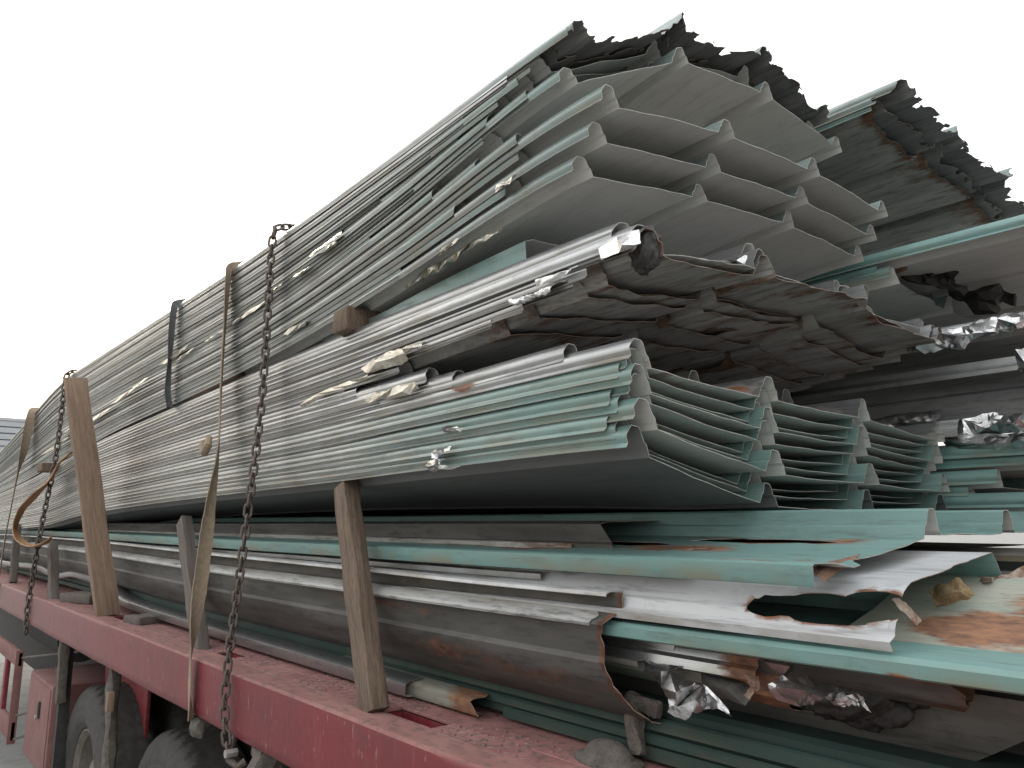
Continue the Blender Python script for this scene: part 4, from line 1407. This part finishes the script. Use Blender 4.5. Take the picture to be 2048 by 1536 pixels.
# dark fill sheets deep in the heap
for k, (x, z, y0) in enumerate(((1.62, -.40, .9), (1.66, -.33, .8), (1.70, -.25, 1.0), (1.75, -.16, .8), (1.95, -.08, .9), (2.1, .03, 1.1), (2.2, -.35, .6), (2.3, -.12, .6))):
    strip('scrap_sheet', 'dim scrap sheet deep in the heap, %s from the deck up' % ORD[k].replace('topmost', 'first'), 'sheet', [(0, -.07), (0, -.02), (.02, 0), (.4, .006), (1.1, .01)], [(0, x, z), (5, x, z + .03), (10, x, z)], y0, 9, [GD if k % 2 else SG, M['sooty'], ER],
          seed=80 + k, step=.1, ny=24, rust_end=.4, jag=.02, group='scrap sheets deep in the heap')

# ------------------------------------------------------------------ foil, wool and burnt scraps
def along(pix, x):
    return [tuple(at(u, v, x=x)) for u, v in pix]


FO, FW = M['foil'], M['foil_warm']
foil('foil_roll', 'dark crumpled foil roll right of the stacked green ribs', along([(1872, 838), (1800, 845), (1735, 858)], 2.42), .085, FO, arc=190, face=30, crumple=0.006, seed=6, fq=13, n=140, m=60)
e = at(1900, 853, x=2.40)
strip('white_rib_end', 'short white ribbed sheet end beside the foil roll at right', 'sheet', [(0, -.03), (0, -.005), (.006, 0), (.006, .012), (.014, .02), (.06, .022)], [(e[1], 2.40, e[2]), (e[1] + 1, 2.40, e[2])], e[1] - .02, e[1] + .12, [WH, UN, ED], seed=90, step=.01)

foil('foil_scrap', 'small foil scrap on the rib beneath the clean upper sheets', along([(1035, 360), (1015, 372), (998, 384)], 1.07), .035, FW, arc=150, face=40, crumple=0.01, seed=15, n=40, lengthwise=0.85)
foil('foil_scrap', 'bright foil scrap at the torn lip of the bundle carrying the timber block', along([(1112, 575), (1075, 592), (1022, 608)], 1.07), .03, FO, arc=150, face=20, crumple=.012, seed=19, n=60)
foil('foil_scrap', 'tiny foil scrap above the torn lip on the grey ribs', along([(1150, 540), (1120, 555), (1072, 568)], 1.06), .02, FO, arc=150, face=30, crumple=.008, seed=20, n=50)




def lump(name, label, c, r, mat, seed, cat='insulation'):
    bm = bmesh.new()
    bmesh.ops.create_icosphere(bm, subdivisions=5, radius=1)
    for v in bm.verts:
        p = v.co.copy()
        k = .55 + .9 * float(fbm(p.x * 2.3 + seed, p.y * 2.3 + p.z * 1.9, seed, 5))
        v.co = Vector((p.x * r[0] * k, p.y * r[1] * k, p.z * r[2] * k))
    me = bpy.data.meshes.new(name)
    bm.to_mesh(me)
    bm.free()
    me.materials.append(mat)
    me.shade_smooth()
    o = bpy.data.objects.new(name, me)
    COL.objects.link(o)
    o.location = (c[0], c[1], c[2] + EYE)
    return tag(o, label, cat)


c = at(1290, 500, x=1.12)
lump('burnt_foam', 'black burnt foam plugging the rib end of the middle bundle', c, (.03, .03, .045), M['tar'], 3)
c = at(1720, 1385, x=1.30)
lump('burnt_foam', 'black burnt lump in the hollow behind the dark foil tube', c, (.05, .10, .05), M['tar'], 9)

# green flashing block and shard
e = at(1060, 470, x=1.14)
strip('green_block', 'dull green box flashing between the upper bundle and the grey ribs', 'flashing', [(.01, -.085), (0, -.07), (-.004, .015), (.02, .024), (.3, .03)],
      [(1.0, 1.135, e[2] - .02), (1.6, 1.13, .625), (2.0, 1.13, .60), (2.3, 1.13, .595)], e[1], 2.3, [M['green'], UN, ED], seed=95, step=.02, droop=None)
e0, e1 = at(1345, 250, x=1.62), at(1595, 335, x=2.1)
P = [(0, .0), (.10, .035), (.22, .05), (.34, .045), (.46, .02), (.55, -.02)]
strip('green_shard', 'curved pale green shard lying on the third jutting sheet', 'sheet', P, [(0, 1.46, .925), (4, 1.46, .93)], 1.08, 1.9, [M['rusty'], UN, ED], seed=96, step=.02, rust_end=.2, jag=.01, arch=lambda dx, Y: .16 * dx)

# ------------------------------------------------------------------ timbers
def timber(name, label, a, b, w, d, mat, seed, cat='wooden post'):
    o = beam(name, a, b, w, d, mat, None, .006, .0025, seed)
    return tag(o, label, cat)


timber('wooden_post', 'brown wooden post leaning under the fanned bundle, in front of the trough', (1.05, 1.775, DECK - .002), (1.10, 2.06, .115), .072, .05, M['wood'], 1)
timber('wooden_plank', 'tall wide wooden plank leaning outwards against the load', (1.065, 4.48, DECK - .002), (.86, 4.78, .80), .055, .110, M['wood_pale'], 2, 'plank')
timber('wooden_post', 'thin grey wooden post behind the beige strap', (1.06, 3.04, DECK - .05), (1.10, 3.50, .02), .07, .045, M['wood_grey'], 3)
e = at(85, 1190, z=DECK)
e2 = at(82, 1068, x=1.05)
timber('wooden_stake', 'short dark stake on the deck below the orange strap loop', (1.03, 5.66, DECK - .05), (1.05, 6.0, -.13), .075, .05, M['wood_grey'], 4, 'stake')
e = at(4, 1170, z=DECK)
timber('wooden_stake', 'dark stake at the left edge of the picture', (1.05, 7.45, DECK), (1.06, 7.62, .0), .07, .05, M['wood_grey'], 5, 'stake')
bk = box('timber_block', (1.31, 2.05, .607), (.52, .095, .075), M['wood'], bevel=.012, rough=.003, seed=3, sub=4)
tag(bk, 'sawn timber block wedged between upper and middle bundles', 'timber')
bk = box('timber_block', (1.14, 5.33, DECK + .028), (.16, .30, .056), M['wood_grey'], bevel=.012, rough=.003, seed=5, sub=3, rot=(0, 0, .35))
tag(bk, 'grey timber block lying on the deck left of the tall plank', 'timber')
bk = box('timber_block', (1.14, 4.05, DECK + .018), (.16, .16, .036), M['wood_grey'], bevel=.006, rough=.002, seed=6, sub=3, rot=(0, 0, .2))
tag(bk, 'flat dark timber scrap on the deck right of the tall plank', 'timber')
e = at(85, 935, x=1.0)
bk = box('timber_block', (1.05, e[1], e[2]), (.14, .19, .06), M['wood'], bevel=.008, rough=.003, seed=7, sub=3)
tag(bk, 'brown timber end poking out of the load left of the tall plank', 'timber')
e0, e1 = at(425, 772, x=1.10), at(478, 748, x=1.10)
bk = beam('timber_batten', (1.11, e0[1] + .2, e0[2] - .012), (1.11, e1[1], e1[2] + .0), .03, .06, M['wood_pale'], None, .004, .001, 4)
tag(bk, 'pale batten wedged between the upper and middle bundles behind the chain', 'batten')

# ------------------------------------------------------------------ chains and straps
CX = 1.055
chain('tie_chain', [(1.5, 2.66, 1.17), (1.13, 2.60, 1.092), (1.062, 2.585, 1.065), (1.045, 2.58, 1.0), (1.035, 2.56, .5), (.99, 2.52, 0.0), (.950, 2.50, DECK + .01), (.945, 2.49, DECK - .10), (.950, 2.45, DECK - .225)],
      .0345, .031, .0046, M['chain'], 'rusty tie down chain hanging right of the beige strap', group='tie down chains')
chain('tie_chain', [(1.4, 6.2, 1.10), (1.08, 6.16, 1.08), (1.045, 6.14, 1.02), (1.03, 6.10, .5), (.985, 6.08, 0.0), (.955, 6.06, DECK + .01), (.950, 6.05, DECK - .10), (.955, 6.04, DECK - .24)],
      .042, .040, .0060, M['chain'], 'dark tie down chain hanging left of the tall plank', group='tie down chains')

ribbon('tie_strap', [(1.6, 3.10, 1.15, .04, 0), (1.12, 3.07, 1.064, .04, 0), (1.064, 3.06, 1.03, .04, 30), (1.045, 3.02, .75, .046, 62), (1.035, 2.98, .50, .045, 66), (1.03, 2.95, .36, .040, 70), (1.02, 2.93, .24, .05, 60), (1.0, 2.90, .10, .046, 30),
                     (.985, 2.88, -.05, .052, 8), (.97, 2.86, -.2, .052, 5), (.955, 2.845, -.33, .050, 28), (.945, 2.835, DECK + .02, .042, 68), (.945, 2.83, -.53, .052, 78), (.95, 2.81, DECK - .19, .05, 52)],
       M['webbing'], n=140, thick=.0035, label='beige webbing strap twisted over the load and down to the red rail', cat='strap', fray=.12)
kn = [at(392, 862, x=1.01), at(386, 880, x=1.0)]
o = tube('strap_knot', [(1.01, 2.99, .33), (1.0, 2.97, .30), (.995, 2.985, .27), (1.0, 3.03, .29), (1.005, 3.05, .315)], [.012, .016, .015, .012, .013], M['webbing'], None, 8)
tag(o, 'knotted stub of webbing tied on the beige strap', 'knot')
ribbon('dark_strap', [(1.12, 3.78, 1.070, .03, 10), (1.062, 3.76, 1.035, .03, 10), (1.052, 3.74, .9, .03, 12), (1.05, 3.73, .76, .03, 40), (1.05, 3.72, .62, .03, 15), (1.06, 3.70, .535, .03, 10)], M['webbing_dark'], n=60,
       label='dark webbing strap behind the beige one on the upper bundle', cat='strap')
ribbon('tie_strap', [(1.3, 7.6, .985, .06, 10), (1.06, 7.5, .945, .06, 10), (1.035, 7.46, .80, .07, 15), (1.02, 7.45, .62, .07, 30), (1.0, 7.5, .42, .05, 70), (.985, 7.5, .2, .045, 75), (.965, 7.5, -.1, .045, 75), (.95, 7.5, DECK - .1, .045, 75)], M['webbing'], n=70,
       label='beige strap running down the load at the far left', cat='strap')
loop = [(140, 905, 1.03), (118, 925, 1.0), (98, 958, .985), (68, 990, .96), (42, 1020, .955), (30, 1052, .955), (40, 1082, .955), (65, 1094, .955), (88, 1088, .955), (101, 1074, .96)]
cc = []
for k, (u, v, x) in enumerate(loop):
    p = at(u, v, y=6.0)
    cc.append((x, float(at(u, v, x=x)[1]), float(at(u, v, x=x)[2]), .07, 62 if 2 < k < 9 else 80))
ribbon('strap_loop', cc, M['webbing_orange'], n=80, thick=.006, label='loose orange brown strap curled in a loop left of the tall plank', cat='strap')


# ------------------------------------------------------------------ torn flaps of foil, steel and burnt board
TAR, RU = M['tar'], M['rusty']
flap('foil_flap', 'large shiny foil tongue hanging out of the trough end',
     [(1286, 1320, 1.20), (1340, 1331, 1.205), (1369, 1336, 1.21), (1340, 1342, 1.195), (1369, 1357, 1.20), (1375, 1371, 1.19), (1388, 1363, 1.20), (1408, 1371, 1.205), (1430, 1390, 1.20), (1450, 1412, 1.19), (1464, 1434, 1.18),
      (1437, 1418, 1.185), (1410, 1420, 1.17), (1388, 1425, 1.19), (1369, 1438, 1.16), (1338, 1431, 1.17), (1339, 1412, 1.19), (1337, 1396, 1.20), (1325, 1372, 1.19), (1310, 1354, 1.20), (1292, 1343, 1.195)],
     FO, [(1352, 1384, 1.165), (1381, 1388, 1.205), (1392, 1400, 1.155), (1414, 1396, 1.19), (1322, 1343, 1.175), (1356, 1415, 1.19)], crumple=.0045, seed=3, depth=.004)
flap('foil_flap', 'small torn silver lip hanging from the dark foil tube', [(1712, 1386, 1.19), (1728, 1392, 1.20), (1735, 1412, 1.19), (1741, 1424, 1.185), (1730, 1418, 1.19), (1722, 1404, 1.20)], FO, crumple=.003, seed=4)
flap('foil_flap', 'silver foil fold hanging at the very right edge of the dark gap', [(2030, 700, 2.40), (2075, 690, 2.40), (2080, 790, 2.40), (2058, 775, 2.39), (2045, 745, 2.40), (2035, 735, 2.41)], FO, [(2055, 735, 2.36)], crumple=.01, seed=5)
flap('foil_flap', 'torn foil tuft on the green edges of the fanned bundle', [(888, 862, 1.066), (897, 855, 1.06), (915, 853, 1.05), (926, 857, 1.06), (920, 864, 1.055), (905, 863, 1.065)], FO, [(908, 858, 1.045)], crumple=.004, seed=6)
flap('burnt_scrap', 'black scorched hole scrap beside the upper foil tuft of the fanned bundle', [(884, 856, 1.068), (897, 850, 1.068), (912, 856, 1.069), (904, 864, 1.068), (890, 864, 1.066)], TAR, crumple=.003, seed=7, cat='scrap')
flap('foil_flap', 'larger torn foil tuft at the bottom edge of the fanned bundle', [(862, 905, 1.06), (872, 896, 1.05), (888, 895, 1.055), (902, 890, 1.06), (897, 900, 1.05), (884, 908, 1.045), (874, 917, 1.06), (864, 916, 1.055)], FO, [(878, 904, 1.035)], crumple=.004, seed=8)
flap('foil_flap', 'thin torn foil shred under the bottom edge of the fanned bundle', [(850, 935, 1.06), (856, 924, 1.05), (872, 918, 1.05), (884, 922, 1.06), (878, 930, 1.05), (900, 932, 1.055), (921, 932, 1.06), (905, 938, 1.06), (880, 938, 1.05), (868, 944, 1.06)], FO, [(868, 930, 1.035)], crumple=.004, seed=9)
flap('foil_flap', 'silver foil folded over the burnt end of the middle bundle', [(1195, 497, 1.07), (1235, 475, 1.06), (1280, 462, 1.065), (1282, 490, 1.055), (1240, 505, 1.05), (1200, 520, 1.06)], FO, [(1245, 490, 1.04)], crumple=.004, seed=10)
flap('foil_flap', 'foil tongue in the second torn rib of the middle bundle', [(1448, 520, 1.47), (1494, 510, 1.46), (1488, 528, 1.45), (1478, 534, 1.45), (1462, 524, 1.46)], FO, [(1474, 521, 1.43)], crumple=.004, seed=11)
flap('insulation_tuft', 'yellowed glass wool tuft beside the off white sheet end', [(1860, 1186, 1.40), (1875, 1176, 1.41), (1893, 1172, 1.405), (1918, 1158, 1.41), (1930, 1170, 1.405), (1947, 1188, 1.40), (1940, 1197, 1.395), (1915, 1200, 1.395), (1896, 1209, 1.39), (1872, 1214, 1.385), (1866, 1200, 1.39)], M['wool'], [(1895, 1188, 1.385), (1920, 1184, 1.39)], crumple=.003, seed=12, cuts=3, cat='insulation', thick=.006, angle=25)
flap('burnt_board', 'black burnt board hanging under the long jutting sheet at right', [(1788, 528, 2.58), (1830, 520, 2.62), (1880, 535, 2.66), (1915, 545, 2.68), (1905, 560, 2.66), (1935, 580, 2.70), (1925, 592, 2.7), (1880, 575, 2.64), (1850, 570, 2.62), (1800, 550, 2.58)], TAR, [(1860, 550, 2.6)], crumple=.02, seed=13, cat='insulation', thick=.012)
flap('burnt_board', 'second black burnt board nearer the right edge of the far pile', [(1900, 575, 2.85), (1950, 580, 2.88), (2000, 570, 2.9), (2030, 590, 2.92), (2034, 612, 2.9), (2005, 606, 2.9), (1985, 622, 2.88), (1940, 610, 2.86), (1905, 600, 2.84)], TAR, [(1965, 596, 2.8)], crumple=.02, seed=14, cat='insulation', thick=.012)
flap('steel_shard', 'red brown corner shard below the long jutting sheet', [(1786, 524, 2.50), (1812, 522, 2.5), (1815, 540, 2.49), (1790, 548, 2.5)], M['rust_steel'], crumple=.003, seed=15, cat='scrap')
# torn steel between ribbed sheet and off white sheet
flap('steel_shard', 'rusty brown triangle of torn sheet pointing down beside the long teal edge', [(1618, 1140, 1.17), (1640, 1130, 1.20), (1700, 1112, 1.26), (1722, 1108, 1.28), (1690, 1135, 1.22), (1668, 1150, 1.18), (1648, 1163, 1.155), (1634, 1150, 1.16)], M['rust_steel'], [(1660, 1135, 1.19)], crumple=.002, seed=16, cat='scrap')
flap('steel_shard', 'black torn lip hanging at the corner of the off white sheet', [(1782, 1198, 1.22), (1800, 1196, 1.24), (1816, 1210, 1.24), (1832, 1228, 1.22), (1843, 1242, 1.2), (1832, 1252, 1.2), (1820, 1234, 1.21), (1802, 1218, 1.22)], M['edge_rust'], crumple=.003, seed=17, cat='scrap')
flap('steel_shard', 'jagged dark rusty scrap along the far edge right of the wool tuft', [(1900, 1170, 1.55), (1950, 1160, 1.56), (2000, 1150, 1.57), (2050, 1130, 1.6), (2055, 1150, 1.58), (2010, 1166, 1.55), (1985, 1164, 1.55), (1950, 1178, 1.54)], M['edge_rust'], [(1980, 1157, 1.52)], crumple=.006, seed=18, cat='scrap')
flap('steel_shard', 'sooty torn plate hanging in the hollow under the long teal strip', [(1560, 1335, 1.30), (1640, 1345, 1.31), (1740, 1365, 1.32), (1820, 1385, 1.33), (1835, 1398, 1.32), (1808, 1412, 1.30), (1800, 1432, 1.30), (1785, 1410, 1.30), (1700, 1400, 1.31), (1600, 1380, 1.30)], M['sooty'], [(1700, 1375, 1.26)], crumple=.008, seed=19, cat='scrap')
flap('steel_shard', 'dark rusty torn end of the gutter piece under the silver strips', [(1488, 1350, 1.20), (1515, 1352, 1.21), (1520, 1372, 1.2), (1508, 1382, 1.19), (1496, 1396, 1.19), (1484, 1390, 1.2), (1500, 1372, 1.2)], M['edge_rust'], crumple=.004, seed=20, cat='scrap')
flap('steel_shard', 'grey corner plate under the rusty crested strip', [(1400, 1345, 1.235), (1490, 1362, 1.24), (1505, 1392, 1.23), (1490, 1412, 1.225), (1440, 1396, 1.23), (1405, 1372, 1.235)], SG, [(1450, 1375, 1.21)], crumple=.004, seed=21, cat='scrap')
# thin dark green laths and scraps standing against the long dark flashing
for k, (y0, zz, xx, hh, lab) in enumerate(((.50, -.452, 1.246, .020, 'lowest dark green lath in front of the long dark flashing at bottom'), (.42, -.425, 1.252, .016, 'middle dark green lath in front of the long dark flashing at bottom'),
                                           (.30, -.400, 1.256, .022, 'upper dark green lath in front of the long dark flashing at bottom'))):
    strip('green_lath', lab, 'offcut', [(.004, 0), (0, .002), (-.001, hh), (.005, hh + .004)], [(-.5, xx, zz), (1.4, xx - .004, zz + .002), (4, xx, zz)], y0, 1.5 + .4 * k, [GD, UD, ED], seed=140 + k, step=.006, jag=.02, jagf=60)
# more thin sheets between fascia, white edge and trough
for k, (x0, z0, y0, w, mt, lab) in enumerate(((1.19, -.108, 1.28, .3, SV, 'grey sheet edge above the white edged sheet, ending left of the green offcut'), (1.24, -.092, 1.02, .3, SG, 'dark sheet edge in the slot under the long teal lip'),
                                              (1.20, -.145, 1.0, .3, SG, 'dim sheet edge between white edged sheet and trough rim'), (1.30, -.045, 1.32, .3, UD, 'stained sheet edge just above the long teal lip'))):
    strip('thin_sheet', lab, 'sheet', [(0, -.014), (-.002, -.002), (.004, .0), (.08, .004), (w, .006)], [(.5, x0, z0), (3, x0 - .02, z0 + .01), (9, x0 - .03, z0 + .02)], y0, 8.8, [mt, M['sooty'], ER], seed=150 + k, step=.03, rust_end=.4, jag=.015, wav=.004)

def folded(name, label, pix, x, mat, ridge=.02, seed=1, crumple=.003, cat='foil', group=None, cuts=2):
    """long torn flap round the outline pix (upper edge left to right, then lower edge back) with bulged ridge points between"""
    rg = random.Random(seed)
    n = len(pix)
    inner = []
    m = n // 2
    for k in range(1, m):
        p, q = pix[k], pix[n - 1 - k] if n - 1 - k > k else pix[-1]
        f = rg.uniform(.38, .62)
        inner.append((p[0] * (1 - f) + q[0] * f, p[1] * (1 - f) + q[1] * f, x - ridge * rg.uniform(.3, 1.2)))
    out = [(u, v, x + rg.uniform(-.35, .35) * ridge) for u, v in pix]
    return flap(name, label, out, mat, inner, crumple=crumple, seed=seed, cuts=cuts, cat=cat, group=group)


folded('foil_strip', 'long crumpled silver foil lying across the far pile at right', [(1830, 674), (1869, 664), (1921, 658), (1954, 645), (1993, 636), (2048, 627), (2085, 622), (2085, 652), (2048, 654), (2025, 661), (1993, 667), (1947, 680), (1925, 702), (1895, 697), (1869, 703), (1830, 703), (1811, 703), (1824, 690)], 2.40, FO, .05, 61, .008, cuts=3)
folded('foil_roll', 'crumpled silver foil roll at the right edge beside the white rib end', [(1926, 837), (1977, 828), (2012, 827), (2048, 825), (2085, 823), (2085, 868), (2048, 868), (1999, 870), (1973, 857), (1947, 869), (1928, 868)], 2.40, FO, .04, 62, .008, cuts=3)
folded('foil_patch', 'dull crumpled foil patch below the white rib end at right', [(1882, 876), (1928, 868), (1977, 869), (2030, 867), (2085, 869), (2085, 904), (2048, 899), (1993, 902), (1928, 905), (1892, 899)], 2.44, FO, .03, 63, .007, cuts=3)
folded('foil_roll', 'long yellowed foil roll on the green block under the upper bundle', [(809, 572), (824, 562), (853, 535), (882, 521), (914, 504), (941, 485), (976, 468), (1008, 450), (1001, 468), (970, 482), (926, 504), (911, 524), (876, 545), (853, 557), (815, 577)], 1.10, FW, .03, 64, .0035, cuts=3)
folded('foil_roll', 'upper crumpled foil tuft above the long yellowed roll', [(872, 509), (882, 494), (906, 482), (922, 470), (915, 488), (891, 501), (876, 513)], 1.085, FW, .03, 65, .004)
folded('foil_roll', 'thick yellowed foil roll poking out between the two lower bundles', [(722, 738), (747, 716), (771, 704), (803, 697), (842, 683), (845, 692), (812, 706), (817, 719), (803, 730), (765, 737), (736, 747)], 1.065, FW, .022, 66, .004, cuts=3)
folded('foil_strip', 'flattened yellowed foil strip running left from the thick foil roll', [(597, 812), (632, 788), (663, 776), (700, 763), (734, 748), (735, 757), (691, 776), (660, 786), (628, 804), (605, 815)], 1.062, FW, .02, 67, .003)
folded('foil_scrap', 'lower yellowed foil tuft on the short grey sheet', [(730, 800), (753, 785), (785, 777), (828, 763), (840, 777), (820, 788), (769, 797), (738, 807)], 1.065, FW, .012, 68, .004)
folded('foil_scrap', 'pale foil scrap caught between sheets left of the timber block', [(566, 668), (580, 655), (598, 648), (615, 640), (610, 652), (592, 662), (575, 670)], 1.068, FW, .02, 69, .003)
folded('foil_strip', 'thin foil strip peeling off the upper bundle right of the chain top', [(618, 512), (640, 494), (662, 478), (684, 463), (682, 470), (662, 486), (640, 500), (622, 514)], 1.06, FW, .015, 70, .002)
folded('foil_roll', 'dark silver foil tube right of the shiny tongue', [(1539, 1362), (1569, 1354), (1614, 1360), (1674, 1380), (1720, 1389), (1710, 1411), (1694, 1412), (1664, 1402), (1624, 1406), (1599, 1413), (1554, 1401), (1541, 1386)], 1.20, FO, .03, 71, .006, cuts=3)
folded('foil_roll', 'sooty silver tube behind the rusty crested strip', [(1439, 1290), (1499, 1298), (1545, 1306), (1594, 1315), (1579, 1345), (1564, 1350), (1524, 1335), (1500, 1318), (1454, 1307)], 1.235, FO, .03, 72, .004)
rk = random.Random(12)
for k in range(13):
    u = 110 + 45 * k + rk.uniform(-14, 14)
    v = (880 - (u - 100) * .72 if u < 200 else 808 - (u - 200) * .70) + rk.uniform(6, 26)
    w = rk.uniform(16, 34)
    folded('foil_flake', 'crumpled pale foil flake, %s from the left along the top left edge of the load' % (ORD[k] if k else 'first'), [(u - w, v + w * .62), (u - w * .3, v + w * .1), (u + w * .4, v - w * .36), (u + w, v - w * .72), (u + w * .8, v - w * .45), (u + w * .2, v + w * .02), (u - w * .5, v + w * .45)],
           1.062 - .012 * (u < 300), FW, .010, 200 + k, .004, group='foil flakes along the top left edge', cuts=1)
